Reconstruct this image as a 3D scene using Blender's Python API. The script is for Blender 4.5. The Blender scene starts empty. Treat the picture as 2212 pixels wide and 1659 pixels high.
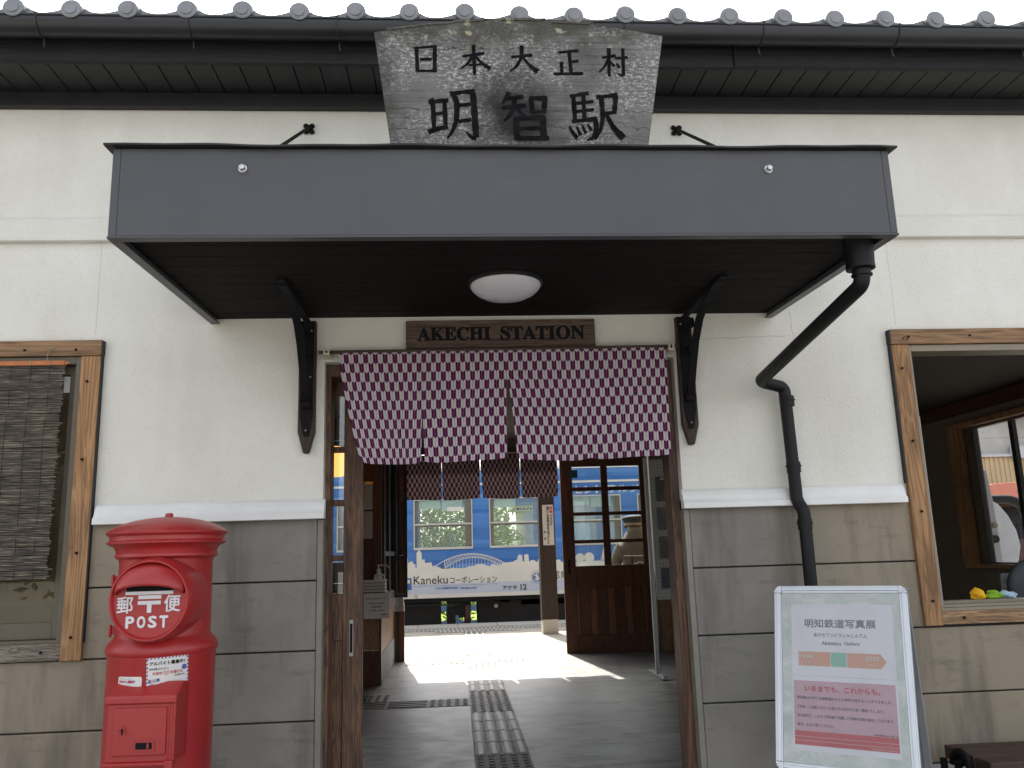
import bpy, bmesh, math, random
from mathutils import Vector, Matrix
rnd = random.Random(7)
R = math.radians
PI = math.pi
SC = bpy.context.scene
COL = SC.collection

# ------------------------------------------------------------------ camera
FPX = 1809.04 / 2212.0
yaw, pitch, roll = R(4.0848), R(11.3394), R(-1.7754)
fw = Vector((math.sin(yaw)*math.cos(pitch), math.cos(yaw)*math.cos(pitch), math.sin(pitch)))
r0 = Vector((math.cos(yaw), -math.sin(yaw), 0)); u0 = r0.cross(fw)
rt = r0*math.cos(roll) + u0*math.sin(roll); up = -r0*math.sin(roll) + u0*math.cos(roll)
cam = bpy.data.objects.new('camera', bpy.data.cameras.new('camera'))
COL.objects.link(cam)
cam.data.sensor_width = 36.0; cam.data.lens = 36.0*FPX
cam.data.clip_start = 0.05; cam.data.clip_end = 3000
m3 = Matrix((rt, up, -fw)).transposed()
cam.matrix_world = Matrix.Translation((0, -3.6, 1.40)) @ m3.to_4x4()
SC.camera = cam

# ------------------------------------------------------------------ light
SUN_DIR = Vector((-0.13, 1.0, 1.10)).normalized()
elev = math.asin(SUN_DIR.z); azi = math.atan2(SUN_DIR.x, SUN_DIR.y)
world = bpy.data.worlds.new('World'); SC.world = world; world.use_nodes = True
wn = world.node_tree.nodes; wl = world.node_tree.links
for n in list(wn): wn.remove(n)
sky = wn.new('ShaderNodeTexSky'); sky.sky_type = 'NISHITA'; sky.sun_disc = False
sky.sun_elevation = elev; sky.sun_rotation = azi
sky.air_density = 1.0; sky.dust_density = 4.0; sky.ozone_density = 1.0
hsv = wn.new('ShaderNodeHueSaturation'); hsv.inputs['Saturation'].default_value = 0.30; hsv.inputs['Value'].default_value = 1.15
bg = wn.new('ShaderNodeBackground'); bg.inputs['Strength'].default_value = 0.15
wo = wn.new('ShaderNodeOutputWorld')
wl.new(sky.outputs[0], hsv.inputs['Color']); wl.new(hsv.outputs[0], bg.inputs[0]); wl.new(bg.outputs[0], wo.inputs[0])
sl = bpy.data.lights.new('sun', 'SUN'); sl.energy = 5.0; sl.angle = R(0.6); sl.color = (1.0, 0.94, 0.84)
so = bpy.data.objects.new('sun', sl); COL.objects.link(so)
so.rotation_euler = SUN_DIR.to_track_quat('Z', 'Y').to_euler(); so.location = (0, 20, 25)
SC.view_settings.view_transform = 'Standard'; SC.view_settings.look = 'None'
SC.view_settings.exposure = 1.45; SC.view_settings.gamma = 1.0
SC.render.engine = 'CYCLES'
SC.cycles.max_bounces = 10; SC.cycles.diffuse_bounces = 6; SC.cycles.glossy_bounces = 4
SC.cycles.transmission_bounces = 8; SC.cycles.transparent_max_bounces = 12
SC.cycles.caustics_reflective = False; SC.cycles.caustics_refractive = False
SC.cycles.sample_clamp_indirect = 6.0

# ------------------------------------------------------------------ materials
class NT:
    def __init__(s, name):
        s.m = bpy.data.materials.new(name); s.m.use_nodes = True
        s.t = s.m.node_tree; s.n = s.t.nodes; s.l = s.t.links
        s.b = s.n['Principled BSDF']
        s._p = None
    def new(s, k, **kw):
        x = s.n.new(k)
        for a, v in kw.items(): setattr(x, a, v)
        return x
    def pos(s):
        if s._p is None: s._p = s.new('ShaderNodeNewGeometry').outputs['Position']
        return s._p
    def link(s, a, b): s.l.new(a, b)
    def map(s, src, scale, rot=(0, 0, 0)):
        mp = s.new('ShaderNodeMapping'); mp.inputs['Scale'].default_value = scale; mp.inputs['Rotation'].default_value = rot
        s.link(src, mp.inputs['Vector']); return mp.outputs[0]
    def noise(s, vec, scale, detail=4, rough=.55, dist=0.0):
        x = s.new('ShaderNodeTexNoise'); x.inputs['Scale'].default_value = scale; x.inputs['Detail'].default_value = detail
        x.inputs['Roughness'].default_value = rough; x.inputs['Distortion'].default_value = dist
        s.link(vec, x.inputs['Vector']); return x.outputs['Fac']
    def ramp(s, fac, stops):
        x = s.new('ShaderNodeValToRGB'); e = x.color_ramp.elements
        while len(e) < len(stops): e.new(0.5)
        for i, (p, c) in enumerate(stops):
            e[i].position = p; e[i].color = (c if hasattr(c, '__len__') else (c, c, c)) + ((1,) if not hasattr(c, '__len__') or len(c) == 3 else ())
        s.link(fac, x.inputs[0]); return x.outputs[0]
    def mix(s, fac, a, b, mode='MIX'):
        x = s.new('ShaderNodeMix', data_type='RGBA', blend_type=mode)
        for sock, v in ((x.inputs[0], fac), (x.inputs[6], a), (x.inputs[7], b)):
            if isinstance(v, (int, float)): sock.default_value = v if sock == x.inputs[0] else (v, v, v, 1)
            elif isinstance(v, tuple): sock.default_value = tuple(v[:3]) + (1,)
            else: s.link(v, sock)
        return x.outputs[2]
    def math(s, op, a, b=None, c=None):
        x = s.new('ShaderNodeMath', operation=op)
        for i, v in enumerate((a, b, c)):
            if v is None: continue
            if isinstance(v, (int, float)): x.inputs[i].default_value = v
            else: s.link(v, x.inputs[i])
        return x.outputs[0]
    def sep(s, v):
        x = s.new('ShaderNodeSeparateXYZ'); s.link(v, x.inputs[0]); return x.outputs
    def col(s, c):
        if isinstance(c, tuple): s.b.inputs['Base Color'].default_value = c[:3] + (1,)
        else: s.link(c, s.b.inputs['Base Color'])
    def rough(s, v):
        if isinstance(v, (int, float)): s.b.inputs['Roughness'].default_value = v
        else: s.link(v, s.b.inputs['Roughness'])
    def bump(s, h, strength=.3, dist=.01):
        x = s.new('ShaderNodeBump'); x.inputs['Strength'].default_value = strength; x.inputs['Distance'].default_value = dist
        s.link(h, x.inputs['Height']); s.link(x.outputs[0], s.b.inputs['Normal'])

def simple(name, c, rough=.5, metal=0.0, var=.12, vs=6.0, bump=0.0, bs=60.0, spec=.5, emit=None, es=1.0):
    t = NT(name)
    if var > 0:
        f = t.noise(t.pos(), vs, 5)
        lo = tuple(max(0, x*(1-var)) for x in c); hi = tuple(min(1, x*(1+var)) for x in c)
        t.col(t.ramp(f, [(.3, lo), (.7, hi)]))
        t.rough(t.math('ADD', t.math('MULTIPLY', f, .15), rough-.07))
    else:
        t.col(c); t.rough(rough)
    t.b.inputs['Metallic'].default_value = metal
    t.b.inputs['Specular IOR Level'].default_value = spec
    if bump: t.bump(t.noise(t.pos(), bs, 3), bump, .004)
    if emit: t.b.inputs['Emission Color'].default_value = emit + (1,); t.b.inputs['Emission Strength'].default_value = es
    return t.m

def wood(name, dark, light, axis='z', scale=1.0, rough=.6, stain=0.35, stain_c=(.02, .017, .015), gloss=.3, bump=.25):
    """wood with grain running along one world axis; rings, fine fibres and dirt"""
    t = NT(name)
    k = {'x': (.6, 9, 9), 'y': (9, .6, 9), 'z': (9, 9, .6)}[axis]
    p = t.map(t.pos(), tuple(v*scale for v in k))
    warp = t.noise(p, 1.0, 4, .6, 1.5)
    w = t.new('ShaderNodeTexNoise'); w.inputs['Scale'].default_value = 3.5; w.inputs['Detail'].default_value = 2; w.inputs['Distortion'].default_value = 2.2
    t.link(p, w.inputs['Vector'])
    ring = t.math('PINGPONG', t.math('MULTIPLY', w.outputs['Fac'], 9.0), 1.0)
    kf = {'x': (2, 160, 160), 'y': (160, 2, 160), 'z': (160, 160, 2)}[axis]
    fib = t.noise(t.map(t.pos(), kf), 1.0, 3, .7)
    f = t.math('ADD', t.math('MULTIPLY', ring, .35), t.math('ADD', t.math('MULTIPLY', fib, .45), t.math('MULTIPLY', warp, .25)))
    c = t.ramp(f, [(.28, dark), (.72, light)])
    st = t.ramp(t.noise(t.map(t.pos(), {'x': (2, 7, 7), 'y': (7, 2, 7), 'z': (7, 7, 2)}[axis]), 1.0, 6, .65), [(.5, 0.0), (.78, 1.0)])
    c = t.mix(t.math('MULTIPLY', st, stain), c, stain_c)
    t.col(c); t.rough(rough); t.b.inputs['Specular IOR Level'].default_value = gloss
    t.bump(f, bump, .003)
    return t.m

def glass(name, tint=(1, 1, 1), rough=0.0, alpha_mix=.0, k=1.6):
    t = NT(name)
    t.n.remove(t.b)
    tr = t.new('ShaderNodeBsdfTransparent'); tr.inputs[0].default_value = tint + (1,)
    gl = t.new('ShaderNodeBsdfGlossy'); gl.inputs['Roughness'].default_value = rough; gl.inputs[0].default_value = (1, 1, 1, 1)
    fr = t.new('ShaderNodeFresnel'); fr.inputs['IOR'].default_value = 1.5
    f = t.math('ADD', t.math('MULTIPLY', fr.outputs[0], k), alpha_mix)
    mx = t.new('ShaderNodeMixShader'); t.link(f, mx.inputs[0]); t.link(tr.outputs[0], mx.inputs[1]); t.link(gl.outputs[0], mx.inputs[2])
    t.link(mx.outputs[0], t.n['Material Output'].inputs[0])
    return t.m

def plaster():
    t = NT('plaster')
    x, y, z = t.sep(t.pos())
    f = t.noise(t.pos(), 2.2, 6, .6)
    c = t.ramp(f, [(.3, (.69, .665, .60)), (.7, (.78, .765, .71))])
    # rain streaks
    stq = t.noise(t.map(t.pos(), (5, 1, .8)), 1.0, 4, .5)
    c = t.mix(t.math('MULTIPLY', t.ramp(stq, [(.5, 0.0), (.8, 1.0)]), .16), c, (.45, .42, .35))
    # old expansion joints of the render
    for xx in (-1.532, 2.035):
        j = t.math('COMPARE', t.math('ADD', x, t.math('MULTIPLY', t.noise(t.pos(), 9, 2), .006)), xx+.003, .0016)
        j = t.math('MULTIPLY', j, t.math('COMPARE', z, 2.58, .21))
        c = t.mix(t.math('MULTIPLY', j, .35), c, (.25, .24, .21))
    # hairline cracks at the canopy's right corner
    cr = t.noise(t.pos(), 5.0, 4, .6)
    crk = t.math('COMPARE', t.math('ADD', z, t.math('MULTIPLY', cr, .05)), 2.345, .0012)
    crk = t.math('MULTIPLY', crk, t.math('MULTIPLY', t.math('GREATER_THAN', x, 1.02), t.math('LESS_THAN', x, 1.5)))
    crk2 = t.math('COMPARE', t.math('ADD', x, t.math('MULTIPLY', cr, .14)), 1.60, .0012)
    crk2 = t.math('MULTIPLY', crk2, t.math('MULTIPLY', t.math('GREATER_THAN', z, 2.3), t.math('LESS_THAN', z, 2.45)))
    c = t.mix(t.math('MULTIPLY', t.math('MAXIMUM', crk, crk2), .5), c, (.14, .12, .1))
    pit = t.new('ShaderNodeTexVoronoi'); pit.inputs['Scale'].default_value = 75; t.link(t.pos(), pit.inputs['Vector'])
    c = t.mix(t.math('MULTIPLY', t.ramp(pit.outputs['Distance'], [(.0, 1.0), (.28, 0.0)]), .22), c, (.3, .28, .24))
    t.col(c); t.rough(.88); t.b.inputs['Specular IOR Level'].default_value = .2
    h = t.math('ADD', t.math('MULTIPLY', t.noise(t.pos(), 85, 3, .6), 1.0), t.math('MULTIPLY', t.ramp(pit.outputs['Distance'], [(.1, 0.0), (.5, 1.0)]), .7))
    t.bump(h, .34, .004)
    return t.m

def siding():
    t = NT('siding')
    x, y, z = t.sep(t.pos())
    f = t.noise(t.pos(), 3.0, 6, .62)
    c = t.ramp(f, [(.3, (.198, .185, .166)), (.72, (.272, .255, .230))])
    # brown weathering outside the shelter of the canopy
    ax = t.math('ABSOLUTE', t.math('SUBTRACT', x, .2))
    w = t.ramp(t.math('ADD', ax, t.math('MULTIPLY', f, .5)), [(.0, 0.0), (1.0, 1.0)])
    out = t.math('MULTIPLY', t.math('GREATER_THAN', ax, 1.1), .0)
    br = t.math('SMOOTH_MIN', t.math('MAXIMUM', t.math('MULTIPLY', t.math('SUBTRACT', t.math('ADD', ax, t.math('MULTIPLY', f, .4)), 1.25), 2.2), 0.0), 1.0, .1)
    c = t.mix(t.math('MULTIPLY', br, .7), c, (.33, .265, .185))
    st = t.noise(t.map(t.pos(), (6, 1, .9)), 1.0, 6, .65)
    c = t.mix(t.math('MULTIPLY', t.ramp(st, [(.5, 0.0), (.66, 1.0)]), .55), c, (.10, .09, .08))
    sc = t.noise(t.map(t.pos(), (4, 1, 14)), 1.0, 5, .7)
    c = t.mix(t.math('MULTIPLY', t.ramp(sc, [(.56, 0.0), (.7, 1.0)]), .45), c, (.09, .085, .08))
    t.col(c); t.rough(.75); t.b.inputs['Specular IOR Level'].default_value = .25
    t.bump(t.noise(t.pos(), 120, 4), .25, .003)
    return t.m

def concrete(name, a, b, rough=.6, scuff=.5, scuff_c=(.03, .03, .03), spec=.4, rvar=.2):
    t = NT(name)
    f = t.noise(t.pos(), 2.5, 7, .65)
    c = t.ramp(f, [(.3, a), (.7, b)])
    s = t.noise(t.map(t.pos(), (3.5, 14, 1)), 1.0, 7, .7, .4)
    m = t.noise(t.pos(), .9, 3)
    msk = t.math('MULTIPLY', t.ramp(s, [(.49, 0.0), (.60, 1.0)]), t.ramp(m, [(.40, 0.0), (.56, 1.0)]))
    c = t.mix(t.math('MULTIPLY', msk, scuff), c, scuff_c)
    t.col(c); t.rough(t.math('ADD', t.math('MULTIPLY', t.noise(t.pos(), 7, 5), rvar), rough-rvar/2))
    t.b.inputs['Specular IOR Level'].default_value = spec
    t.bump(t.noise(t.pos(), 40, 5, .7), .15, .003)
    return t.m

def yagasuri(name, transl=.25, w=.0208, h=.0405, chev=.0095, dim=1.0):
    t = NT(name)
    uv = t.new('ShaderNodeUVMap').outputs[0]
    u, v, _ = t.sep(uv)
    uc = t.math('DIVIDE', u, w); ui = t.math('FLOOR', uc); uf = t.math('FRACT', uc)
    tri = t.math('ABSOLUTE', t.math('SUBTRACT', t.math('MULTIPLY', uf, 2.0), 1.0))
    vv = t.math('DIVIDE', t.math('SUBTRACT', v, t.math('MULTIPLY', tri, chev)), h)
    par = t.math('MODULO', t.math('ADD', t.math('ADD', t.math('FLOOR', vv), ui), 1000.0), 2.0)
    par = t.math('GREATER_THAN', par, .5)
    mid = t.math('COMPARE', uf, .5, .035)
    purple = t.mix(t.noise(t.pos(), 30, 3), (.085, .005, .050), (.135, .010, .085))
    white = t.mix(t.noise(t.pos(), 30, 3), (.60, .56, .57), (.70, .66, .68))
    c = t.mix(par, white, purple)
    line = t.mix(par, (.26, .17, .22), (.30, .16, .24))
    c = t.mix(mid, c, line)
    ec = t.math('COMPARE', t.math('FRACT', vv), .0, .015)
    edge = t.math('COMPARE', t.math('ABSOLUTE', t.math('SUBTRACT', uf, .5)), .5, .012)
    c = t.mix(t.math('MULTIPLY', t.math('MAXIMUM', ec, edge), .55), c, (.25, .15, .2))
    c = t.mix(1.0, c, t.ramp(t.noise(t.map(uv, (900, 900, 1)), 1.0, 2), [(.3, .86), (.7, 1.0)]), 'MULTIPLY')
    if dim < 1: c = t.mix(1.0, c, (dim*1.05, dim*.92, dim*.82), 'MULTIPLY')  # browner cloth, also darkened: its backlit shade is put into the colour
    t.col(c); t.rough(.9); t.b.inputs['Specular IOR Level'].default_value = .1
    t.b.inputs['Sheen Weight'].default_value = .15
    t.bump(t.noise(t.pos(), 14, 3), .2, .004)
    tl = t.new('ShaderNodeBsdfTranslucent'); t.link(c, tl.inputs[0])
    mx = t.new('ShaderNodeMixShader'); mx.inputs[0].default_value = transl
    t.link(t.b.outputs[0], mx.inputs[1]); t.link(tl.outputs[0], mx.inputs[2])
    t.link(mx.outputs[0], t.n['Material Output'].inputs[0])
    return t.m

def signboard_mat():
    t = NT('weathered_board')
    p = t.pos()
    x, y, z = t.sep(p)
    fib = t.noise(t.map(p, (6, 1, 120)), 1.0, 4, .7)
    big = t.noise(p, 4.0, 6, .65)
    c = t.ramp(t.math('ADD', t.math('MULTIPLY', fib, .5), t.math('MULTIPLY', big, .5)), [(.32, (.045, .043, .041)), (.64, (.20, .195, .19))])
    # flaking pale paint
    fl = t.noise(t.map(p, (60, 1, 110)), 1.0, 6, .8)
    msk = t.noise(t.map(p, (3.5, 1, 5)), 1.0, 5, .6)
    flm = t.math('MULTIPLY', t.ramp(fl, [(.51, 0.0), (.57, 1.0)]), t.ramp(msk, [(.40, 0.0), (.58, 1.0)]))
    c = t.mix(t.math('MULTIPLY', flm, .75), c, (.52, .52, .51))
    # dark soot stain at the middle, mossy top and left edge
    dx = t.math('DIVIDE', t.math('SUBTRACT', x, .25), .20); dz = t.math('DIVIDE', t.math('SUBTRACT', z, 2.88), .21)
    d = t.math('SQRT', t.math('ADD', t.math('MULTIPLY', dx, dx), t.math('MULTIPLY', dz, dz)))
    d = t.math('ADD', d, t.math('MULTIPLY', t.math('SUBTRACT', t.noise(p, 9, 5), .5), 1.1))
    c = t.mix(t.math('MULTIPLY', t.ramp(d, [(.3, 1.0), (1.25, 0.0)]), .97), c, (.018, .017, .018))
    top = t.math('ADD', t.math('MULTIPLY', t.math('SUBTRACT', z, 3.13), 9.0), t.math('MULTIPLY', t.math('SUBTRACT', t.noise(p, 12, 5), .5), 2.6))
    c = t.mix(t.math('MULTIPLY', t.ramp(top, [(.0, 0.0), (.8, 1.0)]), .8), c, (.055, .052, .04))
    left = t.math('ADD', t.math('MULTIPLY', t.math('SUBTRACT', -.155, x), 8.0), t.math('MULTIPLY', t.math('SUBTRACT', t.noise(p, 14, 5), .5), 2.4))
    c = t.mix(t.math('MULTIPLY', t.ramp(left, [(.0, 0.0), (.8, 1.0)]), .7), c, (.045, .045, .038))
    li = t.math('MULTIPLY', t.ramp(t.noise(p, 22, 4), [(.6, 0.0), (.66, 1.0)]), t.ramp(t.math('MULTIPLY', t.math('SUBTRACT', z, 3.1), 8.0), [(.0, 0.0), (.7, 1.0)]))
    c = t.mix(t.math('MULTIPLY', li, .8), c, (.36, .35, .24))
    ck = t.math('ADD', z, t.math('ADD', t.math('MULTIPLY', t.noise(t.map(p, (3, 1, 3)), 1.0, 5, .7), .16), t.math('MULTIPLY', x, .03)))
    for zz in (2.875, 2.925, 2.832, 3.155):
        c = t.mix(t.math('MULTIPLY', t.math('COMPARE', ck, zz+.06, .0011), .7), c, (.01, .01, .01))
    t.col(c); t.rough(.85); t.b.inputs['Specular IOR Level'].default_value = .25
    t.bump(t.math('ADD', fib, fl), .5, .004)
    return t.m

def train_blue():
    t = NT('train_blue')
    x, y, z = t.sep(t.pos())
    band = t.math('FLOOR', t.math('DIVIDE', z, .062))
    wn_ = t.new('ShaderNodeTexWhiteNoise', noise_dimensions='1D'); t.link(band, wn_.inputs['W'])
    xb = t.math('GREATER_THAN', t.math('FRACT', t.math('DIVIDE', t.math('ADD', x, t.math('MULTIPLY', wn_.outputs['Value'], .5)), 1.235)), .35)
    f = t.math('MULTIPLY', wn_.outputs['Value'], t.math('ADD', t.math('MULTIPLY', xb, .5), .5))
    c = t.mix(f, (.035, .15, .46), (.11, .29, .66))
    t.col(c); t.rough(.3)
    return t.m

def sudare_mat():
    t = NT('bamboo_slats')
    p = t.pos(); x, y, z = t.sep(p)
    row = t.math('FLOOR', t.math('DIVIDE', t.math('ADD', z, t.math('MULTIPLY', t.noise(t.map(p, (5, 1, 1)), 1.0, 2), .006)), .0034))
    cb = t.new('ShaderNodeCombineXYZ'); t.link(row, cb.inputs[2]); t.link(t.math('MULTIPLY', x, 7.0), cb.inputs[0])
    f = t.noise(cb.outputs[0], 1.3, 2, .6)
    c = t.ramp(f, [(.3, (.025, .022, .02)), (.52, (.10, .082, .066)), (.72, (.36, .29, .21))])
    t.col(c); t.rough(.7); t.bump(f, .8, .003)
    return t.m

MT = dict(
    plaster=plaster(), siding=siding(),
    moulding=simple('moulding_paint', (.78, .77, .75), .6, var=.05, bump=.2),
    trim=simple('trim_grey', (.22, .205, .17), .6, var=.15),
    eave=simple('eave_paint', (.011, .0115, .013), .55, var=.25, vs=14, bump=.2, bs=90),
    fasciawood=wood('fascia_wood', (.009, .009, .010), (.018, .018, .020), 'x', .8, .6, .2, gloss=.3, bump=.5),
    gutter=simple('gutter_metal', (.019, .020, .024), .38, var=.15, vs=5),
    tile=simple('roof_tile', (.21, .215, .23), .45, var=.18, vs=12, bump=.15),
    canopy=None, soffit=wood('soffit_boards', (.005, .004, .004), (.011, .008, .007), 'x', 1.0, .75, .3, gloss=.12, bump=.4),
    flash=simple('flashing', (.012, .012, .013), .5, var=.1),
    canopytrim=simple('canopy_trim', (.06, .062, .067), .4, var=.1),
    iron=simple('wrought_iron', (.005, .005, .007), .7, var=.3, vs=30, bump=.2, spec=.2),
    brkwood=wood('bracket_wood', (.02, .014, .011), (.075, .048, .034), 'z', 1.5, .6, .4),
    framewood=wood('frame_cedar', (.19, .095, .042), (.46, .26, .125), 'z', .55, .65, .6, (.06, .042, .03), bump=.5),
    framewoodx=wood('frame_cedar_flat', (.13, .072, .036), (.34, .20, .105), 'x', .6, .65, .6, (.05, .04, .032), bump=.5),
    sillwood=wood('sill_grey_wood', (.06, .05, .042), (.36, .31, .25), 'x', 1.8, .8, .45, (.04, .035, .03), bump=.8),
    alu=simple('bronze_aluminium', (.115, .095, .065), .42, .0, var=.1),
    alulight=simple('beige_aluminium', (.25, .21, .15), .42, .0, var=.08),
    doorwood=wood('door_wood', (.050, .019, .010), (.135, .054, .027), 'z', 1.0, .45, .4),
    doorworn=wood('door_wood_worn', (.042, .021, .013), (.20, .11, .066), 'z', .8, .5, .95, (.030, .020, .016)),
    panelwood=wood('wall_boards', (.16, .085, .045), (.38, .22, .125), 'z', 1.0, .45, .35),
    signwood=wood('sign_walnut', (.045, .027, .021), (.15, .098, .077), 'x', 1.0, .5, .3, bump=.4),
    board=signboard_mat(),
    ink=simple('black_ink', (.008, .008, .009), .7, var=0, spec=.15),
    inkboard=simple('carved_ink', (.011, .011, .012), .95, var=.5, vs=20, bump=.3, spec=.0),
    red=None, white=simple('white_paint', (.72, .70, .72), .5, var=.06, vs=40),
    chrome=simple('chrome', (.55, .55, .56), .28, 1.0, var=0),
    alum=simple('brushed_aluminium', (.60, .62, .65), .36, .55, var=.06),
    plast=simple('black_plastic_pipe', (.005, .0055, .006), .5, var=.2, vs=20, spec=.3),
    lampglass=simple('opal_glass', (.62, .62, .66), .25, var=.03),
    floor=concrete('hall_concrete', (.105, .102, .098), (.24, .234, .225), .42, .9, (.028, .027, .027), .5, .25),
    plat=concrete('platform_asphalt', (.26, .24, .20), (.38, .35, .29), .9, .15, spec=.2),
    platedge=concrete('platform_edge_stone', (.42, .40, .35), (.52, .50, .44), .8, .1, spec=.2),
    ground=concrete('forecourt', (.18, .178, .17), (.28, .275, .26), .9, .2, spec=.2),
    found=concrete('foundation', (.32, .32, .31), (.45, .45, .44), .85, .4, (.12, .12, .12), spec=.2),
    tactile=concrete('tactile_tile', (.15, .14, .12), (.23, .215, .19), .6, .4, spec=.4),
    tactiledk=simple('tactile_bump', (.045, .038, .032), .5, var=.2, vs=20),
    tactilehi=simple('tactile_bar', (.42, .40, .36), .45, var=.1, vs=20),
    wall_in=simple('interior_wall', (.16, .13, .10), .8, var=.1),
    ceil_in=simple('interior_ceiling', (.10, .085, .07), .85, var=.12),
    glass=glass('window_glass', (.93, .95, .94)),
    glassdust=None,
    glassdk=glass('window_glass_dusty', (.72, .69, .60), .02, .0, 1.0),
    paper=simple('paper', (.70, .69, .67), .7, var=.05),
    paperdim=simple('paper_aged', (.52, .50, .46), .8, var=.06),
    blue=train_blue(), cream=simple('train_white', (.74, .72, .66), .4, var=.05, vs=3),
    paleblue=simple('train_pale_stripe', (.55, .60, .70), .4, var=.03),
    silver=simple('train_silver', (.62, .61, .58), .4, .2, var=.05),
    dkblue=simple('logo_blue', (.05, .15, .42), .4, var=0),
    grayink=simple('grey_lettering', (.12, .12, .14), .5, var=0),
    under=simple('underframe', (.012, .012, .013), .6, var=.4, vs=8),
    curtain=simple('pale_curtain', (.55, .66, .66), .8, var=.04),
    trunk=wood('bark', (.05, .04, .03), (.13, .10, .07), 'z', 1, .9, .3),
    yellowwall=simple('ochre_corrugated', (.56, .45, .27), .7, var=.06, vs=2),
    greywall=simple('grey_gable', (.42, .42, .40), .7, var=.15, vs=3),
    redroof=simple('salmon_awning', (.62, .22, .15), .6, var=.06),
    maroon=simple('maroon_paint', (.06, .012, .014), .4, var=.2),
    cabinet=simple('grey_cabinet', (.50, .52, .54), .45, var=.04),
    pegboard=None,
    khaki=simple('khaki_jacket', (.10, .09, .065), .85, var=.15, vs=12, bump=.3, bs=40),
    capdark=simple('dark_cap', (.010, .010, .014), .8, var=.2, vs=30),
    skin=simple('skin', (.42, .25, .17), .5, var=.05),
    trouser=simple('navy_trousers', (.02, .023, .03), .85, var=.1),
    rope=simple('canvas', (.33, .28, .2), .9, var=.1),
    stainless=simple('steel_grey', (.30, .31, .32), .4, .4, var=.1),
    lamp_orange=simple('orange_shade', (.85, .42, .10), .7, var=.0, emit=(1.0, .42, .10), es=.75),
    gravel=simple('gravel', (.22, .20, .18), .95, var=.6, vs=25, bump=.8, bs=30),
    cloth_y=simple('yellow_cloth', (.80, .42, .01), .9, var=.1, vs=40, bump=.4),
    cloth_g=simple('green_cloth', (.25, .45, .03), .9, var=.1, vs=40, bump=.4),
    cloth_b=simple('blue_cloth', (.35, .50, .60), .9, var=.1, vs=40, bump=.4),
    orange_tape=simple('orange_binding', (.50, .17, .06), .75, var=.25, vs=9, bump=.3),
    bluesticker=simple('blue_plate', (.02, .10, .14), .4, var=0),
    trunkdark=simple('dark_bench_wood', (.06, .035, .025), .7, var=.3, vs=8, bump=.4),
)

def canopy_metal():
    t = NT('canopy_sheet_metal')
    p = t.pos()
    f = t.noise(p, 1.6, 5, .6)
    c = t.ramp(f, [(.3, (.058, .057, .063)), (.7, (.074, .073, .080))])
    v = t.noise(t.map(p, (7, 1, .6)), 1.0, 3, .5)
    c = t.mix(t.math('MULTIPLY', t.ramp(v, [(.5, 0.0), (.7, 1.0)]), .25), c, (.05, .05, .056))
    s = t.noise(t.map(p, (5, 1, 22)), 1.0, 6, .75, .6)
    m = t.noise(p, 1.3, 3)
    c = t.mix(t.math('MULTIPLY', t.math('MULTIPLY', t.ramp(s, [(.62, 0.0), (.72, 1.0)]), t.ramp(m, [(.5, 0.0), (.62, 1.0)])), .35), c, (.22, .22, .23))
    t.col(c); t.rough(t.math('ADD', t.math('MULTIPLY', f, .25), .32))
    t.bump(t.noise(t.map(p, (2.2, 1, 1.2)), 1.0, 2), .12, .02)
    return t.m
MT['canopy'] = canopy_metal()
MT['postwood'] = wood('post_wood', (.018, .012, .009), (.048, .032, .025), 'z', 1.0, .6, .3)
MT['battenwood'] = wood('batten_wood', (.11, .045, .022), (.24, .105, .052), 'z', 1.0, .45, .3)

def red_paint():
    t = NT('red_enamel')
    p = t.pos()
    f = t.noise(p, 5, 5, .6)
    c = t.ramp(f, [(.3, (.33, .016, .018)), (.7, (.43, .026, .026))])
    s = t.noise(t.map(p, (9, 9, 2.5)), 1.0, 6, .7)
    c = t.mix(t.math('MULTIPLY', t.ramp(s, [(.58, 0.0), (.78, 1.0)]), .30), c, (.20, .014, .018))
    sp = t.new('ShaderNodeTexVoronoi'); sp.inputs['Scale'].default_value = 42; t.link(p, sp.inputs['Vector'])
    c = t.mix(t.math('MULTIPLY', t.ramp(sp.outputs['Distance'], [(.05, 1.0), (.09, 0.0)]), .5), c, (.06, .01, .01))
    t.col(c); t.rough(t.math('ADD', t.math('MULTIPLY', f, .3), .26))
    t.b.inputs['Coat Weight'].default_value = .25; t.b.inputs['Coat Roughness'].default_value = .25
    t.bump(t.noise(p, 26, 5, .65), .22, .004)
    return t.m
MT['red'] = red_paint()

def peg_mat():
    t = NT('perforated_board')
    x, y, z = t.sep(t.pos())
    fx = t.math('SUBTRACT', t.math('FRACT', t.math('DIVIDE', x, .032)), .5); fz = t.math('SUBTRACT', t.math('FRACT', t.math('DIVIDE', z, .032)), .5)
    d = t.math('SQRT', t.math('ADD', t.math('MULTIPLY', fx, fx), t.math('MULTIPLY', fz, fz)))
    t.col(t.mix(t.math('LESS_THAN', d, .13), (.48, .48, .45), (.03, .03, .03))); t.rough(.7)
    return t.m
MT['pegboard'] = peg_mat()

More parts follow.
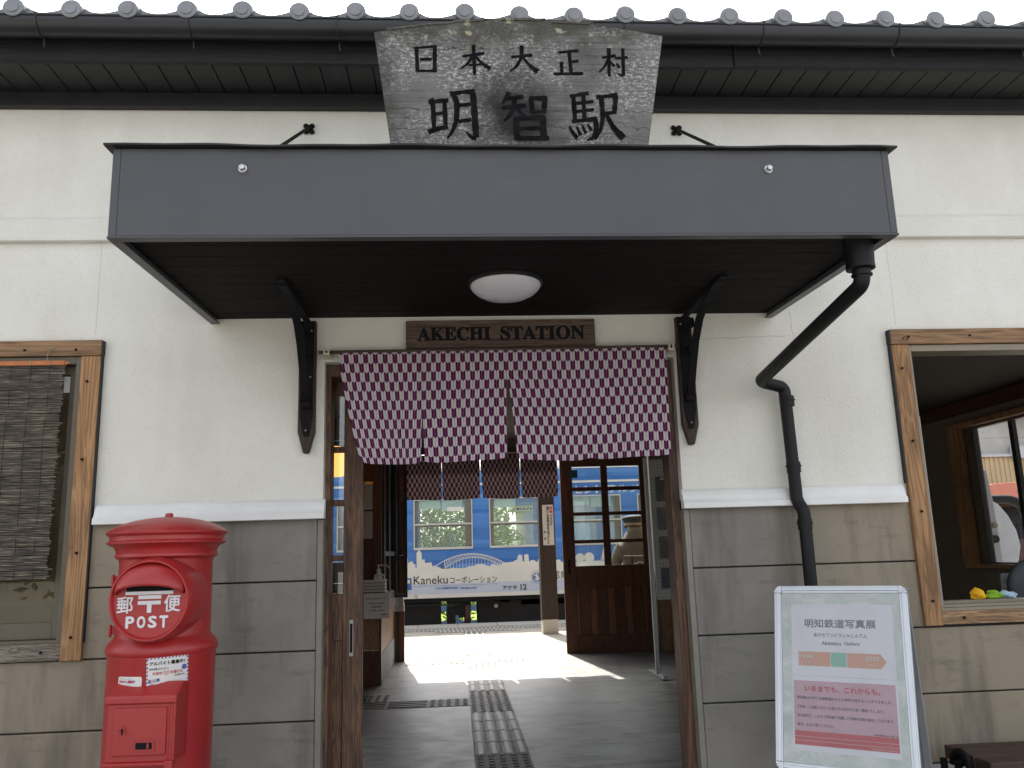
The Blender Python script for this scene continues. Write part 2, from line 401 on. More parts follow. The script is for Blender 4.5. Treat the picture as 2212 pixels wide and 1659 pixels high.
def leafmat(name, a, b):
    t = NT(name)
    oi = t.new('ShaderNodeNewGeometry')
    f = t.new('ShaderNodeTexWhiteNoise', noise_dimensions='3D')
    sn = t.new('ShaderNodeVectorMath', operation='SNAP'); sn.inputs[1].default_value = (.12, .12, .12)
    t.link(t.pos(), sn.inputs[0]); t.link(sn.outputs[0], f.inputs['Vector'])
    c = t.mix(f.outputs['Value'], a, b)
    t.col(c); t.rough(.55); t.b.inputs['Specular IOR Level'].default_value = .3
    tl = t.new('ShaderNodeBsdfTranslucent'); t.link(c, tl.inputs[0])
    mx = t.new('ShaderNodeMixShader'); mx.inputs[0].default_value = .45
    t.link(t.b.outputs[0], mx.inputs[1]); t.link(tl.outputs[0], mx.inputs[2])
    t.link(mx.outputs[0], t.n['Material Output'].inputs[0])
    return t.m
_c = NT('pale_curtain_cloth'); _c.col((.78, .90, .90)); _c.rough(.9)
_tl = _c.new('ShaderNodeBsdfTranslucent'); _tl.inputs[0].default_value = (.85, .97, .97, 1); _mx = _c.new('ShaderNodeMixShader'); _mx.inputs[0].default_value = .6
_c.link(_c.b.outputs[0], _mx.inputs[1]); _c.link(_tl.outputs[0], _mx.inputs[2]); _c.link(_mx.outputs[0], _c.n['Material Output'].inputs[0])
MT['traincurtain'] = _c.m
MT['leaf'] = leafmat('leaf_green', (.09, .17, .03), (.26, .34, .07))
MT['leafdk'] = leafmat('leaf_dark', (.025, .06, .015), (.07, .11, .03))
MT['grass'] = leafmat('grass_blade', (.06, .11, .025), (.13, .18, .05))

_g = NT('train_glass_glare'); _g.n.remove(_g.b)  # white share mixed into the panes imitates glare from the sunlit platform
_a = _g.new('ShaderNodeBsdfTransparent'); _a.inputs[0].default_value = (.9, .93, .9, 1); _d = _g.new('ShaderNodeBsdfTranslucent'); _d.inputs[0].default_value = (.8, .8, .74, 1)
_d2 = _g.new('ShaderNodeBsdfDiffuse'); _d2.inputs[0].default_value = (.8, .8, .76, 1); _m0 = _g.new('ShaderNodeMixShader'); _m0.inputs[0].default_value = .5
_g.link(_d.outputs[0], _m0.inputs[1]); _g.link(_d2.outputs[0], _m0.inputs[2])
_m1 = _g.new('ShaderNodeMixShader'); _m1.inputs[0].default_value = .20; _g.link(_a.outputs[0], _m1.inputs[1]); _g.link(_m0.outputs[0], _m1.inputs[2])
_g.link(_m1.outputs[0], _g.n['Material Output'].inputs[0]); MT['glasstrain'] = _g.m

_g = NT('dusty_window_glass'); _g.n.remove(_g.b)
_a = _g.new('ShaderNodeBsdfTransparent'); _a.inputs[0].default_value = (.8, .76, .66, 1); _d = _g.new('ShaderNodeBsdfDiffuse')
_g.link(_g.ramp(_g.noise(_g.pos(), 3, 5), [(.3, (.13, .10, .055)), (.7, (.22, .18, .11))]), _d.inputs[0])
_gl2 = _g.new('ShaderNodeBsdfGlossy'); _gl2.inputs['Roughness'].default_value = .01; _fr = _g.new('ShaderNodeFresnel'); _fr.inputs['IOR'].default_value = 1.5
_m0 = _g.new('ShaderNodeMixShader'); _m0.inputs[0].default_value = .35; _g.link(_a.outputs[0], _m0.inputs[1]); _g.link(_d.outputs[0], _m0.inputs[2])
_m1 = _g.new('ShaderNodeMixShader'); _g.link(_fr.outputs[0], _m1.inputs[0]); _g.link(_m0.outputs[0], _m1.inputs[1]); _g.link(_gl2.outputs[0], _m1.inputs[2])
_g.link(_m1.outputs[0], _g.n['Material Output'].inputs[0]); MT['glassdust'] = _g.m

# ------------------------------------------------------------------ mesh builder
class MB:
    def __init__(s): s.v = []; s.f = []; s.mi = []; s.uv = {}
    def add(s, vs, fs, mi=0):
        o = len(s.v); s.v += [tuple(v) for v in vs]; s.f += [tuple(i+o for i in f) for f in fs]; s.mi += [mi]*len(fs); return o
    def box(s, x0, x1, y0, y1, z0, z1, mi=0):
        if x0 > x1: x0, x1 = x1, x0
        if y0 > y1: y0, y1 = y1, y0
        if z0 > z1: z0, z1 = z1, z0
        vs = [(x, y, z) for z in (z0, z1) for y in (y0, y1) for x in (x0, x1)]
        s.add(vs, [(0, 2, 3, 1), (4, 5, 7, 6), (0, 1, 5, 4), (2, 6, 7, 3), (0, 4, 6, 2), (1, 3, 7, 5)], mi); return s
    def prism(s, poly, axis, a, b, mi=0):
        """polygon extruded along an axis; poly in the other two axes (x: (y,z), y: (x,z), z: (x,y))"""
        n = len(poly)
        def P(p, t):
            return {'x': (t, p[0], p[1]), 'y': (p[0], t, p[1]), 'z': (p[0], p[1], t)}[axis]
        vs = [P(p, a) for p in poly] + [P(p, b) for p in poly]
        fs = [tuple(range(n)), tuple(range(2*n-1, n-1, -1))] + [(i, i+n, (i+1) % n+n, (i+1) % n) for i in range(n)]
        s.add(vs, fs, mi); return s
    def lathe(s, prof, c=(0, 0, 0), seg=48, mi=0, axis='z', cap=True, a0=0.0, a1=2*PI):
        full = abs(a1-a0-2*PI) < 1e-6; n = seg if full else seg+1
        vs = []
        for r, h in prof:
            for i in range(n):
                a = a0+(a1-a0)*i/seg
                if axis == 'z': vs.append((c[0]+r*math.cos(a), c[1]+r*math.sin(a), c[2]+h))
                elif axis == 'y': vs.append((c[0]+r*math.cos(a), c[1]+h, c[2]+r*math.sin(a)))
                else: vs.append((c[0]+h, c[1]+r*math.cos(a), c[2]+r*math.sin(a)))
        fs = []
        for j in range(len(prof)-1):
            for i in range(seg):
                k = (i+1) % n if full else i+1
                fs.append((j*n+i, j*n+k, (j+1)*n+k, (j+1)*n+i))
        if cap and full:
            fs.append(tuple(range(n))[::-1]); fs.append(tuple((len(prof)-1)*n+i for i in range(n)))
        s.add(vs, fs, mi); return s
    def tube(s, pts, r, seg=12, mi=0, rs=None):
        pts = [Vector(p) for p in pts]; n = len(pts)
        T = [(pts[min(i+1, n-1)]-pts[max(i-1, 0)]).normalized() for i in range(n)]
        a = T[0].orthogonal().normalized(); vs = []
        for i in range(n):
            a = (a-T[i]*a.dot(T[i]))
            a = a.normalized() if a.length > 1e-6 else T[i].orthogonal().normalized()
            b = T[i].cross(a); rr = rs[i] if rs else r
            for k in range(seg):
                t = 2*PI*k/seg; vs.append(pts[i]+a*(rr*math.cos(t))+b*(rr*math.sin(t)))
        fs = [(i*seg+k, i*seg+(k+1) % seg, (i+1)*seg+(k+1) % seg, (i+1)*seg+k) for i in range(n-1) for k in range(seg)]
        fs += [tuple(range(seg))[::-1], tuple((n-1)*seg+k for k in range(seg))]
        s.add(vs, fs, mi); return s
    def sphere(s, c, r, mi=0, seg=20, rings=12, sc=(1, 1, 1)):
        vs = []; fs = []
        for j in range(rings+1):
            p = PI*j/rings
            for i in range(seg):
                a = 2*PI*i/seg
                vs.append((c[0]+r*sc[0]*math.sin(p)*math.cos(a), c[1]+r*sc[1]*math.sin(p)*math.sin(a), c[2]+r*sc[2]*math.cos(p)))
        for j in range(rings):
            for i in range(seg):
                fs.append((j*seg+i, (j+1)*seg+i, (j+1)*seg+(i+1) % seg, j*seg+(i+1) % seg))
        s.add(vs, fs, mi); return s
    def rect(s, f, u0, v0, u1, v1, d=0.0, mi=0, nu=1, th=0.0):
        """a flat patch laid on the surface mapping f(u, v, d)"""
        vs = [f(u0+(u1-u0)*i/nu, v, d) for v in (v0, v1) for i in range(nu+1)]
        fs = [(i, i+1, nu+2+i, nu+1+i) for i in range(nu)]
        s.add(vs, fs, mi); return s
    def poly(s, f, pts, d=0.0, mi=0):
        s.add([f(u, v, d) for u, v in pts], [tuple(range(len(pts)))], mi); return s
    def stroke(s, f, pts, ws, d=0.0, mi=0):
        """a brush stroke: polyline with a width at each point, rounded ends"""
        n = len(pts)
        if not hasattr(ws, '__len__'): ws = [ws]*n
        # resample smoothly
        P = []; W = []
        for i in range(n-1):
            for k in range(6):
                t = k/6
                P.append((pts[i][0]*(1-t)+pts[i+1][0]*t, pts[i][1]*(1-t)+pts[i+1][1]*t)); W.append(ws[i]*(1-t)+ws[i+1]*t)
        P.append(pts[-1]); W.append(ws[-1])
        for _ in range(2):
            P = [P[0]]+[((P[i-1][0]+2*P[i][0]+P[i+1][0])/4, (P[i-1][1]+2*P[i][1]+P[i+1][1])/4) for i in range(1, len(P)-1)]+[P[-1]]
        L = []; Rr = []
        for i in range(len(P)):
            a = P[max(i-1, 0)]; b = P[min(i+1, len(P)-1)]
            dx, dy = b[0]-a[0], b[1]-a[1]; l = math.hypot(dx, dy) or 1
            nx, ny = -dy/l, dx/l; w = W[i]/2*(1+.10*math.sin(i*1.7+pts[0][0]*50))
            L.append((P[i][0]+nx*w, P[i][1]+ny*w)); Rr.append((P[i][0]-nx*w, P[i][1]-ny*w))
        vs = [f(u, v, d) for u, v in L]+[f(u, v, d) for u, v in Rr]; m = len(P)
        fs = [(i, i+1, m+i+1, m+i) for i in range(m-1)]
        s.add(vs, fs, mi)
        return s
    def build(s, name, mats, parent=None, smooth=False, bevel=0.0, seg=2, uv=None, autosmooth=None):
        me = bpy.data.meshes.new(name); me.from_pydata(s.v, [], s.f)
        if not isinstance(mats, (list, tuple)): mats = [mats]
        for m in mats: me.materials.append(MT[m] if isinstance(m, str) else m)
        me.polygons.foreach_set('material_index', s.mi)
        if uv:
            ul = me.uv_layers.new(name='UVMap')
            for lp in me.loops: ul.data[lp.index].uv = uv[lp.vertex_index]
        if smooth: me.polygons.foreach_set('use_smooth', [True]*len(me.polygons))
        me.update()
        o = bpy.data.objects.new(name, me); COL.objects.link(o)
        if parent: o.parent = parent
        if autosmooth is not None:
            me.polygons.foreach_set('use_smooth', [True]*len(me.polygons))
            bm = bmesh.new(); bm.from_mesh(me)
            for e in bm.edges:
                e.smooth = not (len(e.link_faces) != 2 or e.calc_face_angle(0) > R(autosmooth))
            bm.to_mesh(me); bm.free()
        if bevel:
            b = o.modifiers.new('bevel', 'BEVEL'); b.width = bevel; b.segments = seg; b.limit_method = 'ANGLE'; b.angle_limit = R(40)
        return o

def plane(o, ux=(1, 0, 0), uv=(0, 0, 1), n=(0, -1, 0)):
    o, ux, uv, n = Vector(o), Vector(ux), Vector(uv), Vector(n)
    return lambda u, v, d: tuple(o+ux*u+uv*v+n*d)
def cyl(cx, cy, r, ang):
    """surface of an upright cylinder; u runs round it from the angle ang, to the right as seen from the front"""
    return lambda u, v, d: (cx+(r+d)*math.sin(ang+u/r), cy-(r+d)*math.cos(ang+u/r), v)

_gl = {}
def glyphs(s):
    if s not in _gl:
        c = bpy.data.curves.new('lettering', 'FONT'); c.body = s; c.resolution_u = 3
        o = bpy.data.objects.new('lettering', c)
        COL.objects.link(o); bpy.context.view_layer.update()
        me = bpy.data.meshes.new_from_object(o.evaluated_get(bpy.context.evaluated_depsgraph_get()))
        vs = [(v.co.x, v.co.y) for v in me.vertices]; fs = [tuple(p.vertices) for p in me.polygons]
        bpy.data.meshes.remove(me); bpy.data.objects.remove(o); bpy.data.curves.remove(c)
        _gl[s] = (vs, fs)
    return _gl[s]
def txt(mb, f, s, u, v, w=None, h=None, bold=0.0, d=.001, mi=0, italic=0.0):
    """lettering with its lower left at (u, v) on the mapping f, fitted to width w and height h"""
    vs, fs = glyphs(s)
    if not vs: return
    x0, x1 = min(p[0] for p in vs), max(p[0] for p in vs); y0, y1 = min(p[1] for p in vs), max(p[1] for p in vs)
    sx = w/(x1-x0) if w else None; sy = h/max(y1-y0, 1e-4) if h else None
    if sx is None: sx = sy
    if sy is None: sy = sx
    offs = [(0, 0)] if not bold else [(0, 0), (bold, 0), (-bold, 0), (0, bold), (0, -bold), (bold*.7, bold*.7), (-bold*.7, -bold*.7), (bold*.7, -bold*.7), (-bold*.7, bold*.7)]
    for k, (ox, oy) in enumerate(offs):
        mb.add([f(u+(p[0]-x0)*sx+ox+italic*(p[1]-y0)*sy, v+(p[1]-y0)*sy+oy, d+k*.00006) for p in vs], fs, mi)
def vtxt(mb, f, s, u, v, size, step, bold=0, d=.001, mi=0):
    for i, ch in enumerate(s):
        if ch != ' ': txt(mb, f, ch, u-size/2, v-step*i-size, None, size if ch not in 'つ。いこ' else size*.75, bold, d, mi)

def tag(o, label=None, cat=None, group=None, kind=None):
    if label: o['label'] = label
    if cat: o['category'] = cat
    if group: o['group'] = group
    if kind: o['kind'] = kind
    return o
def thing(name, label, cat, loc=(0, 0, 0), group=None):
    o = bpy.data.objects.new(name, None); COL.objects.link(o); o.location = loc; o.empty_display_size = .1
    return tag(o, label, cat, group)
def struct(o): o['kind'] = 'structure'; return o

F = .33          # level of the hall floor and of the platform
# ================================================================== SETTING
struct(MB().box(-60, 60, -80, -.0, -.4, 0).build('ground', 'ground'))
struct(MB().box(-60, 60, 13.9, 160, -1.2, -.35).build('field', simple('meadow', (.16, .22, .06), .95, var=.4, vs=3, spec=0.0)))
struct(MB().box(-60, 60, 9.95, 13.9, -1.2, -.62).build('track_bed', 'gravel'))
struct(MB().box(-60, 60, 0.0, 5.5, -.4, F).build('floor', 'floor'))
struct(MB().box(-60, 60, 5.5, 9.36, -.7, F).build('platform', 'plat'))
pe = MB()
for i in range(-14, 22):
    pe.box(i*.6+.003, i*.6+.597, 9.36, 9.95, -.7, F+.002)
struct(pe.build('platform_edge', 'platedge', bevel=.006))

# tactile paving: one paving surface let into the floor
tp = MB()
def tile_at(x, y, kind, dark=True):
    tp.box(x+.002, x+.298, y+.002, y+.298, F-.01, F+.003, 0)
    if kind == 'dot':
        for i in range(5):
            for j in range(5):
                cx, cy = x+.03+.06*i, y+.03+.06*j
                tp.lathe([(.0165, 0), (.0155, .003), (.011, .005)], (cx, cy, F+.003), 10, 1 if dark else 2)
    else:
        for i in range(4):
            c = .0375+.075*i
            a = (x+c-.0125, x+c+.0125, y+.01, y+.29) if kind == 'bary' else (x+.01, x+.29, y+c-.0125, y+c+.0125)
            tp.box(a[0], a[1], a[2], a[3], F+.003, F+.0078, 2 if kind == 'bary' else 1)
            if kind == 'bary':
                tp.box(a[0]-.014, a[0]-.001, a[2], a[3], F+.003, F+.0036, 1); tp.box(a[1]+.001, a[1]+.014, a[2], a[3], F+.003, F+.0036, 1)
TX = .078
y = .6
for k in ['dot', 'dot']+['bary']*4+['dot', 'dot', 'dot']+['bary']*4+['dot', 'dot']:
    tile_at(TX, y, k); y += .308
for i in range(3): tile_at(TX-.3-.3*i, 2.74, 'dot' if i == 0 else 'barx')
for i in range(3): tile_at(TX-.9-.15*i, 3.05-.15*(i == 2), 'dot')
for x in (TX-.6, TX-.3, TX+.3): tile_at(x, 5.09, 'dot')
y = 5.74
for k in range(9): tile_at(TX, y, 'bary', False); y += .3
for i in range(-16, 26): tile_at(TX+.3*i, 8.78, 'dot' if abs(i) > 1 else 'dot', False)
for i in (-1, 0, 1, 2): tile_at(TX+.3*i-.1, 8.48, 'dot', False)
struct(tp.build('tactile_paving', ['tactile', 'tactiledk', 'tactilehi']))

# rails under and beyond the train
for yy in (11.15, 12.22):
    MB().box(-30, 30, yy-.03, yy+.03, -.62, -.47).build('rail', simple('rail_steel', (.16, .12, .10), .5, .3, var=.2))
for o in [o for o in bpy.data.objects if o.name.startswith('rail')]:
    tag(o, 'rusty steel rail under the blue train, %s' % ('nearer the platform' if '.' not in o.name else 'farther from the platform'), 'rail', 'rails of the track')

# ================================================================== STATION BUILDING
B = thing('station_building', 'cream plaster railway station with grey dado, dark tiled eave and wooden doorway', 'building')
DX0, DX1, DZ = -.556, .985, 2.235           # doorway
LX0, LX1, WZ0, WZ1 = -3.3, -1.505, 1.05, 2.33   # left window opening
RX0, RX1 = 2.0, 3.8
DADO = 1.60
# upper plaster wall
w = MB()
w.box(-8, LX0, 0, .16, DADO, 3.60); w.box(LX0, LX1, 0, .16, WZ1, 3.60); w.box(LX1, DX0, 0, .16, DADO, 3.60)
w.box(DX0, DX1, 0, .16, DZ, 3.60); w.box(DX1, RX0, 0, .16, DADO, 3.60); w.box(RX0, RX1, 0, .16, WZ1, 3.60); w.box(RX1, 9, 0, .16, DADO, 3.60)
w.build('wall', 'plaster', B)
# cement siding below, one board per course
rows = [(.49, .758), (.764, 1.028), (1.034, 1.306), (1.312, DADO-.003)]
gs = [MB(), MB()]
for z0, z1 in rows:
    hi = z1 > 1.2
    for x0, x1 in ([(-8, LX0), (LX1+.006, DX0-.022), (DX1+.022, RX0), (RX1, 9)] if hi else [(-8, DX0-.022), (DX1+.022, 9)]):
        g = gs[0 if x0 < DX0 else 1]; n = max(1, round((x1-x0)/2.4))
        for i in range(n):
            a = x0+(x1-x0)*i/n; b = x0+(x1-x0)*(i+1)/n
            g.box(a+(.003 if i else 0), b-(.003 if i < n-1 else 0), -.004, .02, z0, min(z1, 1.045) if (not hi and z1 > 1.03) else z1)
for g in gs: g.build('siding', 'siding', B, bevel=.004)
bk = MB()
bk.box(-8, LX0, .02, .16, .49, DADO-.001); bk.box(LX0, LX1, .02, .16, .49, WZ0); bk.box(LX1, DX0, .02, .16, .49, DADO-.001)
bk.build('siding_backing', 'eave', B); bk = MB(); bk.box(DX1, RX0, .02, .16, .49, DADO-.001); bk.box(RX0, RX1, .02, .16, .49, WZ0); bk.box(RX1, 9, .02, .16, .49, DADO-.001)
bk.build('siding_backing', 'eave', B)
MB().box(-8, DX0, -.0, .16, 0, .484).build('foundation', 'found', B, bevel=.004); MB().box(DX1, 9, -.0, .16, 0, .484).build('foundation', 'found', B, bevel=.004)
# corner trims beside the doorway
MB().box(DX0-.020, DX0+.004, -.008, .05, .40, 1.558).build('corner_trim', 'trim', B, bevel=.002)
MB().box(DX1-.004, DX1+.020, -.008, .05, .40, 1.558).build('corner_trim', 'trim', B, bevel=.002)
# dado moulding
prof = [(0.0, 1.560), (-.048, 1.560), (-.048, 1.583), (-.040, 1.590), (-.034, 1.600), (-.030, 1.615), (-.020, 1.632), (-.006, 1.642), (0, 1.642)]
prof = [(a-.004, b) for a, b in prof]
MB().prism(prof, 'x', LX1+.03, DX0+.012).build('dado_moulding', 'moulding', B, bevel=.002)
MB().prism(prof, 'x', DX1-.012, RX0-.035).build('dado_moulding', 'moulding', B, bevel=.002)
MB().prism(prof, 'x', -8, LX0-.08).build('dado_moulding', 'moulding', B, bevel=.002)
# string course
MB().prism([(0.0, 2.786), (-.028, 2.790), (-.030, 2.885), (-.012, 2.905), (0.0, 2.908)], 'x', -8, 9).build('string_course', 'plaster', B, bevel=.004)
# eave: frieze, soffit boards, fascia
MB().box(-8, 9, -.035, 0, 3.425, 3.497).build('frieze_board', 'eave', B, bevel=.003)
s = MB()
x = -8.0
while x < 9:
    s.box(x+.0025, x+.1145-.0025, -.262, -.0, 3.497, 3.512); x += .1145
s.box(-8, 9, -.262, 0, 3.5135, 3.53)
s.build('soffit_boards', 'eave', B, bevel=.0015)
MB().box(-8, 1.272, -.292, -.264, 3.488, 3.66).box(1.275, 9, -.297, -.264, 3.492, 3.66).build('fascia_board', 'fasciawood', B, bevel=.003)
# gutter
gt = MB()
gp = []
for i in range(15):
    a = PI+PI*i/14
    gp.append((-.363+.057*math.cos(a), 3.612+.056*math.sin(a)))
gpo = [(-.424, 3.624), (-.416, 3.624), (-.416, 3.614)] if False else []
inner = [(-.363+.053*math.cos(a_), 3.612+.052*math.sin(a_)) for a_ in [PI+PI*i/14 for i in range(14, -1, -1)]]
gt.prism(gp+inner, 'x', -8, 9)
gt.tube([(-8, -.421, 3.617), (9, -.421, 3.617)], .0055, 8)
gutter = gt.build('gutter', 'gutter', B, autosmooth=50)
for gx in (-3.5, -2.9, -2.29, -1.682, -1.072, -.462, .148, .76, 1.374, 1.986, 2.6, 3.2):
    h = MB()
    h.tube([(gx, -.363+.060*math.cos(a_), 3.612+.059*math.sin(a_)) for a_ in [PI+.02+PI*.55*i/12 for i in range(13)]], .0035, 6)
    h.box(gx-.006, gx+.006, -.425, -.30, 3.624, 3.628)
    h.tube([(gx, -.335, 3.56), (gx+.002, -.335, 3.53), (gx+.006, -.338, 3.522)], .003, 6, 1)
    h.build('gutter_hanger', ['gutter', 'canopytrim'], gutter)
# roof slopes with pan tiles, and the round end tiles over the gutter
rf = MB()
P0 = -1.771; PIT = .2307
def tprof(x):
    t = ((x-P0)/PIT) % 1.0
    k = min(1, max(0, (t-.10)/.86)); return .026-.040*math.sin(PI*k**.75)**.8 + .006*(1-k)
n = int(17/(PIT/12))
xs = [-8+17*i/n for i in range(n+1)]
EY, EZ, RY, RZ = -.395, 3.655, 2.8, 4.85
for (ya, za, yb, zb) in ((EY, EZ, RY, RZ), (6.0, 3.60, RY, RZ)):
    vs = []
    for xx in xs:
        p = tprof(xx)
        vs += [(xx, ya, za+p), (xx, yb, zb+p), (xx, ya, za+p-.022), (xx, yb, zb+p-.05)]
    fs = []
    for i in range(n):
        a, b = 4*i, 4*i+4
        fs += [(a, b, b+1, a+1), (a+2, a+3, b+3, b+2), (a, a+2, b+2, b)]
    rf.add(vs, fs)
rf.prism([(-.27, 3.56), (RY, 4.74), (5.9, 3.58)], 'x', -8, 9)
rf.box(-8, 9, RY-.1, RY+.1, RZ-.02, RZ+.18)
roof = rf.build('roof', 'tile', B)
i = -27
while P0+PIT*i < 9:
    xx = P0+PIT*i+rnd.uniform(-.006, .006); i += 1
    if xx < -2.6 or xx > 3.3: continue
    e = MB(); zz = 3.645+rnd.uniform(-.004, .010)
    e.lathe([(.0, -.012), (.024, -.011), (.026, -.006), (.034, -.006), (.041, -.001), (.0415, .006), (.040, .35)], (xx, EY-.03, zz), 28, axis='y', cap=False)
    e.v = [(p[0], p[1], p[2]+(p[1]-EY+.03)*.37) for p in e.v]
    e.build('end_tile', 'tile', roof, autosmooth=50)

# ---- interior shell
MB().box(-3.4, 4.7, .16, 5.66, 2.62, 2.70).build('ceiling', 'ceil_in', B)
rw = MB()
RO0, RO1, RH = -.605, 2.14, 2.50
rw.box(-3.4, -2.1, 5.5, 5.66, F, 2.62); rw.box(-2.1, -1.0, 5.5, 5.66, F, 1.35); rw.box(-2.1, -1.0, 5.5, 5.66, 2.35, 2.62)
rw.box(-1.0, RO0, 5.5, 5.66, F, 2.62); rw.box(RO0, RO1, 5.5, 5.66, RH, 2.62); rw.box(RO1, 4.7, 5.5, 5.66, F, 2.62)
rw.build('rear_wall', 'wall_in', B)
wc = MB(); x = RO1+.02
while x < 4.5: wc.box(x, x+.11, 5.475, 5.5, F, 1.25); x += .114
wc.box(RO1+.01, 4.6, 5.46, 5.5, 1.25, 1.30)
wc.build('wainscot', 'panelwood', B, bevel=.002)
MB().box(-3.4, -3.3, .16, 5.66, F, 3.0).build('side_wall', 'wall_in', B)
sw = MB()       # right end wall with its own window
sw.box(4.6, 4.7, .16, 1.2, F, 2.62); sw.box(4.6, 4.7, 1.2, 3.76, F, 1.17); sw.box(4.6, 4.7, 1.2, 3.76, 2.37, 2.62); sw.box(4.6, 4.7, 3.76, 5.5, F, 2.62)
sw.build('side_wall', 'wall_in', B)
MB().box(4.54, 4.6, .16, 5.5, 2.50, 2.60).build('cornice', 'doorwood', B)
ew = MB()
ew.box(4.54, 4.60, 3.64, 3.80, 1.14, 2.42); ew.box(4.54, 4.60, 1.2, 3.64, 2.37, 2.42); ew.box(4.54, 4.62, 1.2, 3.64, 1.14, 1.175)
ewo = ew.build('window', 'framewood', B, bevel=.003)
MB().box(4.60, 4.66, 3.515, 3.76, 1.17, 2.37).box(4.61, 4.66, 1.2, 3.515, 2.35, 2.37).box(4.61, 4.66, 1.2, 3.515, 1.17, 1.19).build('reveal', 'alu', ewo, bevel=.002)
MB().box(4.62, 4.66, 3.00, 3.05, 1.19, 2.35).box(4.60, 4.64, 3.505, 3.515, 1.17, 2.36).build('sash', 'gutter', ewo, bevel=.002)
MB().box(-1.55, -1.47, .16, 3.86, F, 2.62).build('partition', 'wall_in', B)

# ---- ticket office: front face at Y 3.86, side face at X -.65
of = MB()
for x0 in [-1.47+.1*i for i in range(9)]:
    x1 = min(x0+.097, -.665)
    if x1 > x0: of.box(x0, x1, 3.86, 3.885, .62, 1.10)
of.box(-1.47, -.665, 3.86, 3.90, F, .615, 1)
of.build('office_front_boards', ['panelwood', 'doorwood'], B, bevel=.002)
o2 = MB()
o2.box(-1.47, -.66, 3.865, 3.93, 1.105, 1.18); o2.box(-1.47, -1.22, 3.865, 3.93, 1.18, 2.62); o2.box(-1.47, -.66, 3.865, 3.93, 2.42, 2.62)
o2.box(-.90, -.80, 3.865, 3.93, 1.18, 2.42); o2.box(-.72, -.66, 3.860, 3.93, 1.18, 2.42, 0); o2.box(-.80, -.72, 3.87, 3.92, 1.18, 1.62)
o2.box(-.80, -.72, 3.87, 3.92, 2.05, 2.42)
o2.build('office_front_frame', 'doorwood', B, bevel=.003)
MB().box(-.80, -.72, 3.895, 3.90, 1.62, 2.05).build('office_pane', 'glassdk', B)
o3 = MB()
y = 3.93
while y < 5.46: o3.box(-.672, -.655, y, min(y+.097, 5.46), .58, .905, 0); y += .1
o3.box(-.675, -.650, 3.93, 5.46, F, .575, 1); o3.box(-.672, -.63, 3.90, 5.46, .905, 1.0, 2); o3.box(-.668, -.648, 3.862, 3.93, F, 2.5, 2)
o3.build('office_side_boards', ['panelwood', 'found', 'doorwood'], B, bevel=.002)
tw = MB()
tw.box(-.672, -.625, 3.93, 4.02, 1.0, 2.62); tw.box(-.672, -.625, 5.30, 5.46, 1.0, 2.62); tw.box(-.672, -.625, 4.02, 5.30, 2.40, 2.62)
tw.box(-.672, -.625, 4.02, 5.30, 1.0, 1.06); tw.box(-.668, -.635, 4.62, 4.70, 1.06, 2.40); tw.box(-.668, -.635, 4.02, 5.30, 1.40, 1.44)
two = tw.build('ticket_window', 'eave', B, bevel=.003)
MB().box(-.655, -.650, 4.02, 5.30, 1.06, 2.40).build('pane', 'glassdk', two)
sh = MB(); sh.box(-.624, -.60, 5.12, 5.15, .985, 2.40); sh.box(-.535, -.495, 5.12, 5.15, .985, 2.40); sh.box(-.60, -.535, 5.12, 5.15, 2.36, 2.40); sh.box(-.60, -.535, 5.12, 5.15, .985, 1.02); sh.box(-.60, -.535, 5.12, 5.15, 1.36, 1.40)
sh.build('swung_sash', 'eave', two, bevel=.002)

# ---- front doorway frame and the left sliding leaf
MB().box(DX0-.004, DX0+.022, .05, .16, F, DZ-.055).box(DX1-.040, DX1-.002, .05, .16, F, DZ-.055).box(DX0-.004, DX1-.002, .05, .16, DZ-.055, DZ-.003).build('door_frame', 'doorworn', B, bevel=.003)
dl = MB(); Y0, Y1 = .17, .205
X0 = -1.35; XS = -.492; XE = -.408
dl.box(XS, XE, Y0, Y1, F+.01, 2.20)
for z0, z1 in ((2.118, 2.20), (1.886, 1.86), (1.649, 1.622), (1.409, 1.385), (1.246, 1.05), (F+.01, .45)):
    dl.box(X0, XS, Y0+.003, Y1-.003, min(z0, z1), max(z0, z1))
dl.box(X0, X0+.08, Y0, Y1, F+.01, 2.20)
x = X0+.08
while x < XS-.02: dl.box(x+.002, min(x+.098, XS)-.002, Y0+.010, Y1-.010, .45, 1.05); x += .1
dlo = dl.build('sliding_door', 'doorworn', B, bevel=.003); dlo['label'] = 'worn brown sliding door leaf'
MB().box(X0+.08, XS, .186, .190, 1.246, 2.118).build('pane', 'glass', dlo)
MB().box(-.463, -.446, .164, .171, .985, 1.135, 0).box(-.460, -.449, .163, .168, 1.00, 1.12, 1).build('handle', ['stainless', 'ink'], dlo, bevel=.001)
# right front leaf, slid behind the wall
dr = MB(); dr.box(.955, 1.03, Y0, Y1, F+.01, 2.20); dr.box(1.03, 1.7, Y0+.003, Y1-.003, 2.1, 2.2); dr.box(1.03, 1.7, Y0+.003, Y1-.003, F+.01, 1.1); dr.box(1.7, 1.78, Y0, Y1, F+.01, 2.2)
dr.build('sliding_door', 'doorworn', B, bevel=.003)
MB().box(DX0-.6, DX1+.9, .16, .24, 2.203, 2.27).build('door_head_rail', 'doorwood', B, bevel=.003)

